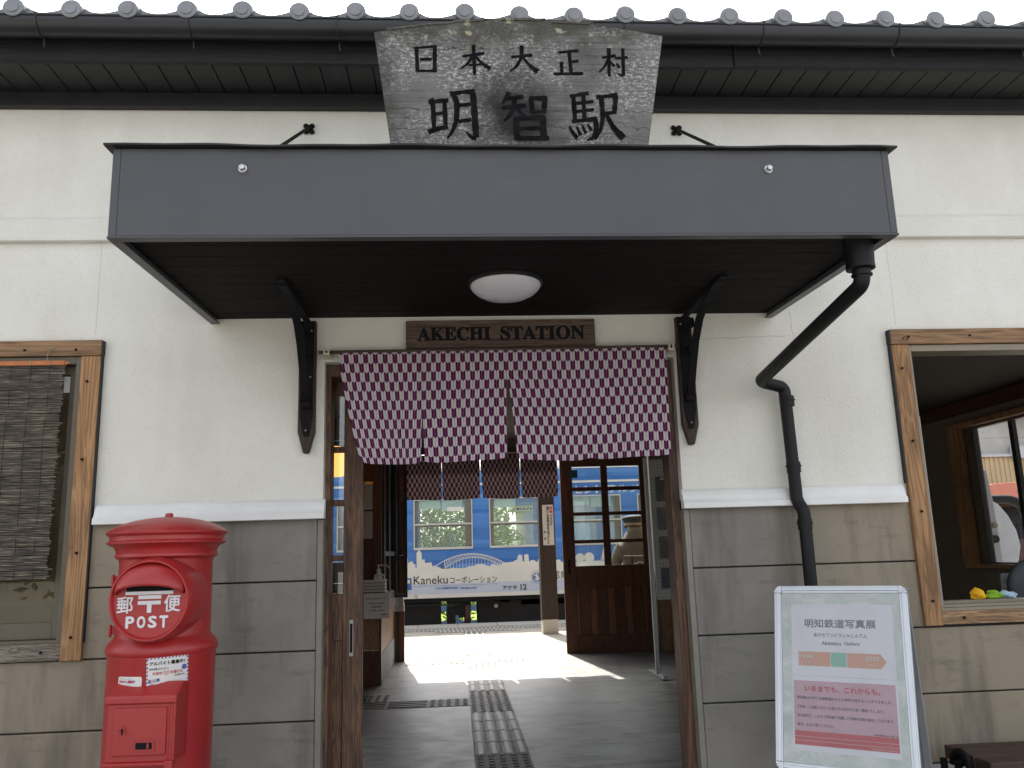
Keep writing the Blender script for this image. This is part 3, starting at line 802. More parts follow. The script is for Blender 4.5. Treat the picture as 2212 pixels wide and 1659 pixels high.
# ---- rear sliding door with eight panes
rd = MB(); yA, yB = 5.56, 5.60
xl0, xl1, xm0, xm1, xr0, xr1 = 1.150, 1.283, 1.600, 1.675, 2.030, 2.125
rd.box(xl0, xl1, yA, yB, F+.001, 2.46); rd.box(xr0, xr1, yA, yB, F+.001, 2.46); rd.box(xm0, xm1, yA+.002, yB-.002, 1.23, 2.30)
for z0, z1 in ((2.30, 2.46), (2.032, 2.075), (1.765, 1.803), (1.467, 1.505), (1.00, 1.229), (F+.001, .512)):
    rd.box(xl1, xr0, yA+.003, yB-.003, z0, z1)
rd.box(xl1, xr0, yA+.016, yB-.012, .512, 1.0)
for f0, f1 in ((.0, .03), (.20, .29), (.45, .545), (.70, .79), (.97, 1.0)):
    rd.box(xl1+(xr0-xl1)*f0, xl1+(xr0-xl1)*f1, yA+.003, yA+.016, .512, 1.0, 1)
rdo = rd.build('sliding_door', ['doorwood', 'battenwood'], B, bevel=.004); rdo['label'] = 'dark brown sliding door with eight glass panes'
MB().box(xl1, xr0, 5.578, 5.582, 1.229, 2.30).build('pane', 'glass', rdo)
MB().box(xl0+.05, xl0+.07, yA-.012, yA-.0, 1.15, 1.30).build('handle', 'ink', rdo, bevel=.002)
MB().box(1.262, 1.345, yA-.004, yA-.001, 2.175, 2.262).build('notice_plate', 'bluesticker', rdo)
MB().box(RO0, RO0+.055, 5.45, 5.5, F, RH).box(RO0, RO1, 5.45, 5.5, 2.46, 2.52).build('rear_door_frame', 'doorwood', B, bevel=.003)

# ---- windows
def window(x0, x1, side, open_):
    fr = MB()
    t = .026
    # cedar boards nailed round the opening (jambs run to the foot, head lies over them)
    if side == 'l':
        fr.box(x0, x1+.014, -t-.006, 0, 2.272, 2.340, 1); fr.box(x1-.069, x1+.012, -t, 0, 1.030, 2.2715, 0); fr.box(x0, x1-.070, -t+.004, 0, 1.032, 1.098, 2)
    else:
        fr.box(x0-.014, x1, -t-.006, 0, 2.272, 2.342, 1); fr.box(x0-.012, x0+.069, -t, 0, 1.037, 2.2715, 0); fr.box(x0+.070, x1, -t+.004, 0, 1.040, 1.094, 3)
    fo = fr.build('window', ['framewood', 'framewoodx', 'sillwood', wood('sill_tan_wood', (.14, .085, .05), (.48, .30, .16), 'x', 1.0, .75, .35, (.06, .05, .04), bump=.6)], B, bevel=.003)
    fe = MB()
    if side == 'l': fe.box(x1+.0125, x1+.0165, -t+.002, .004, 1.10, 2.271); fe.box(x1+.0145, x1+.0185, -t-.004, .004, 2.273, 2.338)
    else: fe.box(x0-.0185, x0-.0125, -t+.002, .004, 1.645, 2.271); fe.box(x0-.0205, x0-.0145, -t-.004, .004, 2.273, 2.340)
    fe.build('dark_edge', 'under', fo)
    nb_ = MB()
    if side == 'l':
        for (a, b) in ((x1-.036, 2.16), (x1-.034, 1.83), (x1-.03, 1.45), (x1-.03, 1.12), (x1-.09, 2.298), (x1-.30, 2.298), (x1-.14, 1.067)):
            MB().lathe([(.0055, 0), (.0055, .006)], (a, -t-.009, b), 10, axis='y').build('nail_head', 'ink', fo)
    else:
        for (a, b) in ((x0+.022, 2.16), (x0+.03, 1.83), (x0+.03, 1.52), (x0+.03, 1.14), (x0+.07, 2.305), (x0+.36, 2.308), (x0+.16, 1.067)):
            MB().lathe([(.0055, 0), (.0055, .006)], (a, -t-.009, b), 10, axis='y').build('nail_head', 'ink', fo)
        nb_.tube([(x0+.045, -t-.010, 2.300), (x0+.035, -t-.018, 2.292), (x0+.040, -t-.022, 2.302), (x0+.058, -t-.022, 2.306), (x0+.062, -t-.012, 2.298), (x0+.060, -t-.008, 2.29)], .0018, 6)
    if side == 'r': nb_.build('hook', 'ink', fo)
    al = MB()
    mat = 'alu' if side == 'l' else 'alulight'
    if side == 'l':
        xi = x1-.070
        al.box(xi-.022, xi, -.018, .09, 1.098, 2.270); al.box(x0, xi-.022, -.018, .09, 2.238, 2.270); al.box(x0, xi-.022, -.014, .09, 1.098, 1.112)
    else:
        xi = x0+.070
        al.box(xi, xi+.012, -.018, .09, 1.094, 2.270); al.box(xi+.012, x1, -.018, .09, 2.240, 2.270); al.box(xi+.012, x1, -.014, .10, 1.094, 1.108); al.box(xi+.012, x1, .0, .035, 1.108, 1.120); al.box(xi+.012, x1, .05, .10, 1.108, 1.132)
    al.build('window_frame', mat, fo, bevel=.002)
    MB().box(x0, x1, .09, .16, 1.06, 1.10).build('window_sill', 'panelwood', fo); MB().box(x0, x1, .09, .16, 2.26, 2.33).build('window_lintel', 'doorwood', fo)
    return fo
WL = window(LX0, LX1, 'l', False)
sa = MB(); xi = LX1-.092
sa.box(xi-.036, xi-.001, .02, .05, 1.113, 2.237); sa.box(LX0, xi-.036, .02, .05, 2.200, 2.237); sa.box(LX0, xi-.036, .02, .05, 1.113, 1.178)
sa.build('sash', 'alu', WL, bevel=.002)
MB().box(LX0, xi-.036, .034, .038, 1.178, 2.200).build('pane', 'glassdust', WL)
MB().box(-1.662, -1.630, .0305, .0325, 2.125, 2.195).build('sticker', 'paper', WL)
WR = window(RX0, RX1, 'r', True)
MB().box(RX0+.083, RX0+.118, .04, .06, 1.12, 1.95).build('sash', 'stainless', WR, bevel=.002)

# curtain inside the left window
cu = MB(); n = 60; vs = []; fs = []
for i in range(n+1):
    xx = -3.2+1.62*i/n; yy = .17+.012*math.sin(i*1.9)+.008*math.sin(i*.7)
    for z in (1.10, 1.245, 1.2451, 1.34, 1.3401, 2.3): vs.append((xx, yy, z))
for i in range(n):
    a = 6*i
    fs += [(a, a+6, a+7, a+1), (a+2, a+8, a+9, a+3), (a+4, a+10, a+11, a+5)]
cu.add(vs, fs); cu.mi = [0, 0, 1]*n if False else [0, 1, 2]*n
tag(cu.build('curtain', [simple('curtain_teal', (.16, .28, .30), .9, var=.1), simple('curtain_beige', (.50, .40, .25), .9, var=.1), simple('curtain_olive', (.34, .28, .17), .9, var=.15)], None, smooth=True),
    'brown curtain with a teal lower hem behind the glass of the left window', 'curtain')

# bamboo blind outside the left window
bl = thing('bamboo_blind', 'weathered grey bamboo roll-up blind hanging outside the left window', 'blind', (0, 0, 0))
sb = MB()
nr = 132
for i in range(nr):
    z = 2.232-.0067*i
    e = rnd.uniform(-.006, .006)+(.012 if rnd.random() < .06 else 0)
    xe = -1.632+.020*math.sin(i*.045)*0+e-.004*i/nr
    yo = -.047+.004*math.sin(i*.35)+rnd.uniform(-.0012, .0012)
    sb.tube([(-3.2, yo, z), (-2.4, yo, z+rnd.uniform(-.001, .001)), (-1.9, yo, z+rnd.uniform(-.0012, .0012)), (xe, yo, z+rnd.uniform(-.0015, .0015))], .0031, 5)
sb.build('slats', sudare_mat(), bl)
st_ = MB()
for xx in (-2.02, -1.932, -1.845, -1.765, -1.69):
    st_.tube([(xx+.003*math.sin(k*1.3), -.052+.003*math.sin(k*.9), 2.235-.0885*k/1.0) for k in range(11)], .0012, 5)
st_.build('cord', 'under', bl)
tb = MB(); tb.box(-3.2, -1.628, -.054, -.044, 2.228, 2.247); tb.add([(-1.628, -.05, 2.247), (-1.628, -.05, 2.228), (-1.607, -.05, 2.238)], [(0, 1, 2)])
for xx in (-1.93, -1.765, -1.69): tb.box(xx-.0015, xx+.0015, -.056, -.0545, 2.226, 2.249, 1)
tb.build('top_binding', ['orange_tape', 'rope'], bl, bevel=.001)
MB().tube([(-1.70, -.046, 2.30), (-1.690, -.045, 2.303), (-1.682, -.04, 2.305)], .0035, 6).tube([(-1.70, -.04, 2.30), (-1.705, -.045, 2.27), (-1.70, -.05, 2.245)], .0013, 5).build('tie_string', 'rope', bl)

# ---- canopy over the doorway
cn = MB()
CX0, CX1, CY = -1.046, 1.455, -1.11
cn.prism([(CY, 2.381), (CY, 2.672), (-.001, 2.74), (-.001, 2.418)], 'x', CX0, CX0+.025)
cn.prism([(CY, 2.381), (CY, 2.672), (-.001, 2.74), (-.001, 2.418)], 'x', CX1-.025, CX1)
cn.prism([(CX0+.025, 2.381), (CX1-.025, 2.381), (CX1-.025, 2.672), (CX0+.025, 2.672)], 'y', CY, CY+.025)
canopy = cn.build('canopy', 'canopy', B, bevel=.003)
tr_ = MB()
tr_.box(CX0-.001, CX1+.001, CY-.004, CY+.030, 2.3735, 2.380)
tr_.prism([(CY+.03, 2.3735), (CY+.03, 2.380), (-.001, 2.417), (-.001, 2.4105)], 'x', CX0-.001, CX0+.034)
tr_.prism([(CY+.03, 2.3735), (CY+.03, 2.380), (-.001, 2.417), (-.001, 2.4105)], 'x', CX1-.034, CX1+.001)
tr_.build('edge_trim', 'canopytrim', canopy, bevel=.0015)
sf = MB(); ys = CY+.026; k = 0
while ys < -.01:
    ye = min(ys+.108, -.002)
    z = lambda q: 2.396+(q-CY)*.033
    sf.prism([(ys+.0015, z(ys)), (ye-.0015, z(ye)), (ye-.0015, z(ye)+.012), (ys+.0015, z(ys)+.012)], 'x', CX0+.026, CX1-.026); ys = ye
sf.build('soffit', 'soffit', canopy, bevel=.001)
fl = MB(); n = 40; vs = []; fs = []
for i in range(n+1):
    xx = CX0-.022+(CX1-CX0+.044)*i/n; dz = .0022*math.sin(i*.55)+.0016*math.sin(i*1.31+1)
    vs += [(xx, CY-.022, 2.678+dz), (xx, -.001, 2.758+dz*.3), (xx, CY-.022, 2.672+dz), (xx, CY+.004, 2.6735), (xx, -.001, 2.742)]
for i in range(n):
    a = 5*i; b = a+5
    fs += [(a, b, b+1, a+1), (a, a+2, b+2, b), (a+2, a+3, b+3, b+2), (a+3, a+4, b+4, b+3)]
fs += [(0, 1, 4, 3, 2), (5*n, 5*n+2, 5*n+3, 5*n+4, 5*n+1)]
fl.add(vs, fs)
fl.build('roof_flashing', 'flash', canopy)
for bx in (-.647, 1.041):
    nt = MB(); bz = 2.603
    nt.lathe([(.0135, -.003), (.0135, 0)], (bx, CY-.0, bz), 20, axis='y')
    nt.lathe([(.0108, -.012), (.0108, -.003)], (bx, CY, bz), 6, axis='y')
    nt.lathe([(.0012, -.021), (.005, -.0205), (.0085, -.018), (.0098, -.012)], (bx, CY, bz), 16, axis='y')
    nt.build('cap_nut', 'chrome', canopy, autosmooth=35)
    wx = -.642 if bx < 0 else 1.075
    tr = MB()
    tr.tube([(bx, CY+.01, bz), (wx, -.02, 3.332)], .0075, 8)
    for a_ in range(4):
        an = PI/4+a_*PI/2
        tr.sphere((wx+.020*math.cos(an), -.008, 3.334+.020*math.sin(an)), .0125, sc=(1, .6, 1), seg=10, rings=6)
    tr.sphere((wx, -.018, 3.334), .014, seg=12, rings=8)
    tr.build('tie_rod', 'iron', canopy, autosmooth=60)
for sx, bx in ((-1, -.626), (1, 1.034)):
    bw = MB()
    w_ = .036
    bw.prism([(bx-w_, 2.413), (bx+w_, 2.413), (bx+w_, 1.925), (bx+.012, 1.835), (bx-.012, 1.835), (bx-w_, 1.925)], 'y', -.034, -.0)
    bwo = bw.build('bracket', 'brkwood', canopy, bevel=.005)
    ir = MB()
    ir.prism([(bx-.030, 2.410), (bx+.030, 2.410), (bx+.026, 2.20), (bx+.026, 1.99), (bx+.010, 1.905), (bx-.010, 1.905), (bx-.026, 1.99), (bx-.026, 2.20)], 'y', -.042, -.0345)
    cu_ = [(bx, -.050, 2.045), (bx, -.085, 2.09), (bx, -.13, 2.17), (bx, -.19, 2.26), (bx, -.27, 2.335), (bx, -.37, 2.378), (bx, -.48, 2.398), (bx+.0*sx, -.58, 2.402)]
    for a, b in zip(cu_, cu_[1:]):
        p, q = Vector(a), Vector(b); dirv = (q-p).normalized(); nrm = Vector((0, -dirv.z, dirv.y))*.006
        ir.add([p-nrm+Vector((-.016, 0, 0)), p-nrm+Vector((.016, 0, 0)), q-nrm+Vector((.016, 0, 0)), q-nrm+Vector((-.016, 0, 0)), p+nrm+Vector((-.016, 0, 0)), p+nrm+Vector((.016, 0, 0)), q+nrm+Vector((.016, 0, 0)), q+nrm+Vector((-.016, 0, 0))],
               [(0, 1, 2, 3), (7, 6, 5, 4), (0, 4, 5, 1), (1, 5, 6, 2), (2, 6, 7, 3), (3, 7, 4, 0)])
    ir.lathe([(.018, -.022), (.020, 0), (.018, .022)], (bx, -.055, 2.04), 16, axis='x')
    # scrolls between the strut and the plate
    for (cy_, cz_, rr) in ((-.085, 2.33, .035), (-.075, 2.24, .024), (-.16, 2.345, .026)):
        ir.tube([(bx, cy_+rr*(1-.06*k)*math.cos(k*.6), cz_+rr*(1-.06*k)*math.sin(k*.6)) for k in range(13)], .0065, 6)
    ir.box(bx-.014, bx+.014, -.62, -.04, 2.401, 2.409)
    for (zz, xx) in ((2.375, -.018), (2.365, .018), (2.16, .016), (1.93, 0)):
        ir.sphere((bx+xx, -.0445, zz), .0045, 1, 8, 6)
    ir.build('iron_strut', ['iron', 'stainless'], canopy, bevel=.0015)
# thing > part > sub-part: struts and timbers hang directly under the canopy

# ---- downpipe from the canopy corner
dp = thing('downpipe', 'black plastic drainpipe bending from the canopy corner down the wall', 'drainpipe', (0, 0, 0))
MB().lathe([(.052, .118), (.050, .10), (.046, .02), (.047, .015), (.047, .004), (.030, 0)], (1.372, -1.0, 2.292), 28, cap=True).build('hopper', 'plast', dp, autosmooth=40)
A = Vector((1.374, -1.0, 2.268)); Bq = Vector((1.325, -.12, 2.092)); Cq = Vector((1.455, -.062, 2.075))
def bend(p0, p1, p2, r, n=7):
    a = (p0-p1).normalized(); b = (p2-p1).normalized(); o = []
    for i in range(n):
        t = i/(n-1); q = (p1+a*r)*(1-t)**2+p1*2*t*(1-t)+(p1+b*r)*t*t; o.append(q)
    return o
top = Vector((1.374, -1.0, 2.30)); down = Vector((1.462, -.062, 1.60))
A2 = Vector((1.374, -1.0, 2.245))
pts = [top]+bend(top, A2, Bq, .035)+bend(A2, Bq, Cq, .035)+bend(Bq, Cq, down, .03)
e1 = Vector((1.466, -.062, 1.575)); e2 = Vector((1.480, -.085, 1.535)); e3 = Vector((1.478, -.085, .35))
pts += [Vector((1.463, -.062, 1.62))]+bend(down, e1, e2, .02)+bend(e1, e2, e3, .02)+[e3, Vector((1.478, -.085, .1))]
MB().tube(pts, .0265, 20).build('pipe', 'plast', dp, smooth=True)
for (c0, c1) in ((Vector((1.374, -1.0, 2.292)), Vector((1.374, -1.0, 2.275))), (Vector((1.463, -.062, 2.035)), Vector((1.463, -.062, 1.99))), (Vector((1.463, -.062, 1.745)), Vector((1.463, -.062, 1.70))), (Vector((1.479, -.085, 1.50)), Vector((1.479, -.085, 1.455)))):
    MB().tube([c0, c1], .030, 20).tube([c0+Vector((0, 0, -.014)), c0+Vector((0, 0, -.020))], .034, 20).build('pipe_socket', 'plast', dp, autosmooth=40)

# ---- ceiling light under the canopy
lt = thing('ceiling_light', 'white round dome lamp on the dark underside of the canopy', 'lamp', (.205, -.545, 2.415))
MB().lathe([(.142, .0), (.142, -.014), (.132, -.018)], (0, 0, 0), 48).build('lamp_base', 'flash', lt, autosmooth=40)
MB().lathe([(.134, -.016), (.134, -.022), (.128, -.032), (.112, -.047), (.085, -.061), (.05, -.070), (.02, -.0735), (.001, -.074)], (0, 0, 0), 64, cap=False).build('lamp_shade', 'lampglass', lt, smooth=True)
pl = plane((-.098, -.088, -.046), (.9, .43, 0), (0, .75, .66), (0, -.66, -.75))
tx_ = MB()
txt(tx_, pl, '60W LED', .012, .006, .035, .006, .0, .004); txt(tx_, pl, 'FHC 20', .012, -.004, .035, .006, .0, .004)
tx_ = None

# ================================================================== SIGNS
# big fan-shaped wooden name board standing on the canopy
sg = thing('station_signboard', 'large weathered fan-shaped wooden board with black brush characters on the canopy', 'sign', (0, 0, 0))
SY = -.95
pts = [(-.190, 2.70), (.678, 2.70), (.768, 3.200)]
arc = []
for i in range(25):
    t = i/24; xx = .768+(-.255-.768)*t
    arc.append((xx+rnd.uniform(-.001, .001), 3.194+.058*math.sin(PI*t)**.9+rnd.uniform(-.0025, .0025)))
sb_ = MB(); sb_.prism(pts[:2]+arc, 'y', SY, SY+.035)
sb_.build('board', 'board', sg, bevel=.002)
# loose split layers along the top edge
sp = MB()
for (a, b, z0, z1) in ((-.21, -.10, 3.213, 3.226), (-.10, .02, 3.232, 3.240), (.02, .12, 3.247, 3.250), (.19, .33, 3.258, 3.255), (.37, .50, 3.250, 3.242)):
    sp.add([(a, SY-.004, z0-.010), (b, SY-.004, z1-.008), (b+.02, SY-.002, z1+.004), (a, SY-.002, z0-.002), (a, SY+.03, z0-.010), (b, SY+.03, z1-.008), (b+.02, SY+.03, z1+.004), (a, SY+.03, z0-.002)],
           [(0, 1, 2, 3), (7, 6, 5, 4), (0, 4, 5, 1), (1, 5, 6, 2), (2, 6, 7, 3), (3, 7, 4, 0)])
sp.build('split_edge', 'board', sg)
# brush characters; drawn on a 1673 x 657 grid over the board's face
def sgf(u, v, d): return (-.254+(u-257)/1673*1.021, SY-.0005-d, 3.193-(v-193)*.000664)
K = {
 'day': [[(495, 278), (500, 418), 22], [(600, 266), (597, 420), 24], [(478, 281), (545, 276), (612, 268), 15], [(515, 347), (582, 344), 17], [(500, 413), (600, 412), 14]],
 'book': [[(822, 258), (824, 432), (22, 19)], [(757, 326), (885, 306), (14, 20)], [(812, 328), (785, 370), (742, 402), (20, 15, 8)], [(832, 326), (865, 365), (916, 398), (14, 18, 26)], [(792, 378), (862, 372), 13]],
 'big': [[(1037, 328), (1160, 314), (14, 20)], [(1100, 258), (1096, 330), (1068, 380), (1028, 410), (26, 20, 16, 8)], [(1103, 326), (1140, 375), (1188, 412), (14, 20, 30)]],
 'right': [[(1310, 298), (1380, 290), (1430, 286), (16, 15, 20)], [(1374, 293), (1380, 420), (22, 20)], [(1382, 352), (1426, 346), (12, 17)], [(1326, 352), (1327, 420), (22, 18)], [(1278, 424), (1450, 420), (15, 19)]],
 'village': [[(1608, 268), (1601, 436), (23, 18)], [(1563, 326), (1648, 312), (13, 18)], [(1600, 335), (1580, 375), (1543, 412), (18, 14, 8)], [(1612, 350), (1636, 376), (10, 17)], [(1640, 330), (1716, 322), (13, 18)], [(1690, 270), (1685, 430), (22, 20)], [(1685, 432), (1668, 428), (1650, 418), (18, 12, 6)], [(1648, 358), (1664, 386), (12, 20)]],
 'bright': [[(572, 572), (585, 600), (590, 758), (34, 28, 26)], [(650, 580), (655, 745), (26, 26)], [(560, 592), (672, 580), (22, 26)], [(590, 660), (650, 652), 19], [(556, 760), (610, 742), (668, 728), (30, 26, 22)],
            [(700, 540), (722, 600), (715, 700), (690, 760), (662, 798), (30, 34, 28, 20, 10)], [(682, 545), (760, 532), (822, 532), (28, 20, 34)], [(812, 535), (818, 650), (824, 790), (34, 36, 36)], [(826, 796), (800, 790), (768, 758), (26, 22, 8)], [(730, 610), (798, 602), 22], [(728, 700), (800, 690), 22]],
 'wise': [[(1018, 530), (1000, 565), (978, 596), (28, 22, 12)], [(995, 568), (1100, 556), 24], [(972, 622), (1112, 608), (20, 26)], [(1048, 560), (1040, 630), (1010, 675), (982, 695), (28, 28, 20, 10)], [(1056, 622), (1085, 655), (1112, 684), (14, 22, 28)],
          [(1142, 566), (1148, 648), 28], [(1132, 566), (1236, 566), (24, 30)], [(1222, 566), (1212, 650), (32, 28)], [(1142, 646), (1222, 640), 20], [(1052, 680), (1054, 800), 34], [(1040, 684), (1218, 674), (24, 30)], [(1204, 675), (1206, 796), 38], [(1060, 740), (1196, 734), 20], [(1040, 794), (1236, 792), 26]],
 'station': [[(1386, 540), (1390, 700), (28, 26)], [(1366, 552), (1476, 534), (18, 26)], [(1396, 594), (1502, 582), 19], [(1396, 640), (1502, 628), 19], [(1444, 545), (1444, 690), 24], [(1370, 698), (1518, 680), (20, 26)], [(1506, 684), (1510, 740), (1490, 790), (1452, 802), (30, 30, 24, 10)], [(1356, 726), (1372, 760), (1398, 792), (14, 22, 24)], [(1396, 726), (1418, 776), (12, 24)], [(1428, 718), (1448, 764), (12, 22)], [(1460, 710), (1480, 748), (12, 20)],
             [(1518, 556), (1580, 552), (1642, 544), (22, 20, 32)], [(1546, 556), (1552, 660), (1536, 740), (1500, 802), (30, 28, 22, 8)], [(1632, 548), (1618, 645), (30, 26)], [(1550, 652), (1630, 644), 20], [(1572, 660), (1606, 730), (1662, 792), (22, 30, 44)]],
}
names = {'day': '日', 'book': '本', 'big': '大', 'right': '正', 'village': '村', 'bright': '明', 'wise': '智', 'station': '駅'}
for n_, strokes in K.items():
    mb = MB()
    for j, st in enumerate(strokes):
        wd = st[-1]; p = st[:-1]
        if hasattr(wd, '__len__') and len(wd) < len(p): wd = list(wd)+[wd[-1]]*(len(p)-len(wd))
        mb.stroke(sgf, p, [q*1.0 for q in wd] if hasattr(wd, '__len__') else wd, .0006+.0001*j)
    mb.build('character', 'inkboard', sg)

# AKECHI STATION board
ak = thing('name_board', 'small brown wooden board lettered AKECHI STATION above the door curtain', 'sign', (0, 0, 0))
MB().box(-.204, .632, -.030, -.001, 2.284, 2.4085).build('board', 'signwood', ak, bevel=.003)
lm = MB(); fa = plane((0, -.0305, 0))
def bserif(s): return ''.join(chr(0x1D400+ord(c)-65) for c in s)
txt(lm, fa, bserif('AKECHI'), -.152, 2.318, .318, .058, .0022, .0006)
txt(lm, fa, bserif('STATION'), .212, 2.317, .372, .060, .0022, .0006)
lm.build('lettering', 'ink', ak)

# ================================================================== DOOR CURTAINS (noren)
def noren(name, label, edges, slits, z0, z1, yc, amp, matname, rodz, rodx, seedv):
    root = thing(name, label, 'door curtain', (0, 0, 0), 'door curtains in the doorways')
    mb = MB(); uv = []
    NU, NV = 22, 44
    H = z0-z1
    rr = random.Random(seedv)
    ph = [rr.uniform(0, 6) for _ in range(8)]
    u_acc = 0.0
    for i in range(4):
        xl, xr = edges[i]
        wtop = xr(0)-xl(0)
        base = len(mb.v); vs = []; fs = []
        for a in range(NV+1):
            t = a/NV
            for b in range(NU+1):
                s_ = b/NU
                l, r_ = xl(t), xr(t)
                x = l+(r_-l)*s_+.004*t*math.sin(s_*9+ph[i]+t*2)
                X = l+(r_-l)*s_
                y = yc+amp*(.25+t)*(.55*math.sin(X*21+ph[0]+.8*t)+.35*math.sin(X*47+ph[1]-1.5*t)+.4*math.sin(s_*PI*2+ph[2+i]))*.5 - .010*t
                cor = ((2*s_-1)**6)*.010*max(0, (t-.9)*10)
                z = z0-H*t+cor+(.006*math.sin(X*9+ph[6])*t)
                if i == 0 and s_ < .12: z += (.12-s_)*.35*max(0, t-.85)*6*.15
                vs.append((x, y, z)); uv.append((u_acc+wtop*s_, -H*t+5))
        for a in range(NV):
            for b in range(NU):
                q = a*(NU+1)+b; fs.append((q, q+1, q+NU+2, q+NU+1))
        mb.add(vs, fs); u_acc += wtop
    mb.build('cloth', matname, root, smooth=True, uv=uv)
    MB().tube([(rodx[0], yc+.004, rodz), (rodx[1], yc+.004, rodz+.006)], .0075, 10).build('rod', 'trunkdark', root, smooth=True)
    return root
sm = lambda t, a: max(0.0, (t-a)/(1-a))
E1 = [(lambda t: -.489+.004*t+.095*t**1.35, lambda t: -.131-.008*sm(t, .53)**.7), (lambda t: -.131+.010*sm(t, .53)**.7, lambda t: .229-.012*sm(t, .27)**.8),
      (lambda t: .229+.040*sm(t, .25)**.7, lambda t: .584-.011*sm(t, .55)), (lambda t: .584-.003*sm(t, .55), lambda t: .936-.013*t)]
N1 = noren('door_curtain', 'purple and white arrow-feather curtain of four panels over the front doorway', E1, None, 2.264, 1.778, -.072, .016, yagasuri('yagasuri_cloth', .28), 2.262, (-.572, .995), 3)
for xx in (-.538, .958):
    MB().box(xx-.018, xx+.018, -.028, -.0, 2.246, 2.256).box(xx-.012, xx-.005, -.085, -.005, 2.252, 2.276).box(xx+.005, xx+.012, -.085, -.005, 2.252, 2.276).box(xx-.014, xx+.014, -.085, -.002, 2.248, 2.256).build('rod_bracket', simple('ivory_plastic', (.60, .56, .44), .5, var=.05), N1, bevel=.002)
E2 = [(lambda t: -.54, lambda t: -.142+.0-.004*t), (lambda t: -.142+.012*t, lambda t: .270-.008*t), (lambda t: .270+.026*t, lambda t: .702-.008*t), (lambda t: .702+.012*t, lambda t: 1.105-.0*t)]
N2 = noren('door_curtain', 'dim purple patterned curtain of four short panels over the platform doorway', E2, None, 2.44, 1.965, 5.42, .014, yagasuri('yagasuri_cloth_rear_shaded', .05, .0245, .048, .011, dim=.42), 2.44, (-.60, 1.14), 9)

# ================================================================== POST BOX
pb = thing('post_box', 'old red cylindrical post box with round drum face and white lettering', 'post box', (-1.034, -.46, 0))
def L(r, z): return (r, z)
body = [(.205, .0), (.205, .17), (.20, .19), (.180, .20), (.1765, .22), (.1765, 1.088), (.1780, 1.092), (.1780, 1.094), (.181, 1.097), (.184, 1.106), (.184, 1.116), (.178, 1.130), (.168, 1.142), (.161, 1.150), (.157, 1.156), (.1555, 1.40), (.158, 1.414),
        (.166, 1.417), (.172, 1.423), (.172, 1.430), (.168, 1.436), (.170, 1.445), (.178, 1.458), (.191, 1.463), (.199, 1.468), (.200, 1.474), (.193, 1.479), (.191, 1.486), (.192, 1.493), (.201, 1.498), (.2035, 1.503), (.2035, 1.507), (.196, 1.514),
        (.175, 1.527), (.147, 1.539), (.113, 1.549), (.075, 1.556), (.04, 1.560), (.0145, 1.561), (.0135, 1.571), (.011, 1.575), (.001, 1.576)]
MB().lathe(body, (0, 0, 0), 72, cap=False).build('body', 'red', pb, autosmooth=38)
# drum face turned a little to the left
rz = -.06
ca, sa_ = math.cos(rz), math.sin(rz)
def fr_(x, y, z): return (x*ca-y*sa_, x*sa_+y*ca, z)
def fq_(x, y, z): return fr_(x+.026, y, z)
DZc = 1.280; DXc = .030
dm = MB()
dm.lathe([(.1400, .14), (.1400, .02), (.1385, -.008), (.1335, -.020), (.1325, -.026), (.1300, -.030), (.1250, -.030), (.1215, -.024), (.1190, -.018), (.001, -.018)], (0, -.185, DZc), 64, axis='y', cap=False)
dm.v = [fr_(x+DXc, y, z) for x, y, z in dm.v]
drum = dm.build('drum', 'red', pb, autosmooth=40)
# hood over the letter slot
hd = MB(); n = 28; m = 7; vs = []; fs = []
for i in range(n+1):
    th = PI*i/n
    ed = (.112*math.cos(th), 1.298+.0*th+.030*math.sin(th)**.9)           # lower lip, arched
    tp_ = (.116*math.cos(th), 1.302+.098*math.sin(th)**.85)
    for j in range(m+1):
        s_ = j/m
        x_ = ed[0]+(tp_[0]-ed[0])*s_; z_ = ed[1]+(tp_[1]-ed[1])*s_
        bul = .050*math.sin(th)**.7*(math.cos(s_*PI/2))**.75
        vs.append(fr_(x_+DXc, -.203-.002-bul, z_))
for i in range(n):
    for j in range(m):
        a = i*(m+1)+j; fs.append((a, a+1, a+m+2, a+m+1))
hd.add(vs, fs)
ho = hd.build('slot_hood', 'red', pb, smooth=True)
so_ = ho.modifiers.new('solid', 'SOLIDIFY'); so_.thickness = .006; so_.offset = -1
fd = lambda u, v, d: fr_(DXc+u, -.2032-d, DZc+v)
sl_ = MB(); sl_.rect(fd, -.078, .026, .076, .046, .0008, 0); sl_.rect(fd, -.080, .0185, .078, .0290, .0030, 1); sl_.rect(fd, -.080, .0275, .078, .0275, .003, 1)
sl_.build('letter_slot', ['ink', 'white'], pb)
lt_ = MB()
txt(lt_, fd, '郵', -.106, -.040, .052, .053, .0009, .002); txt(lt_, fd, '便', .050, -.038, .052, .053, .0011, .002)
lt_.rect(fd, -.037, .004, .039, .016, .002); lt_.rect(fd, -.038, -.014, .038, -.002, .002); lt_.rect(fd, -.007, -.040, .008, -.014, .0021)
for ch, uu in (('P', -.073), ('O', -.036), ('S', .001), ('T', .038)): txt(lt_, fd, ch, uu, -.087, .025, .035, .0020, .002)
lt_.build('lettering', 'white', pb)
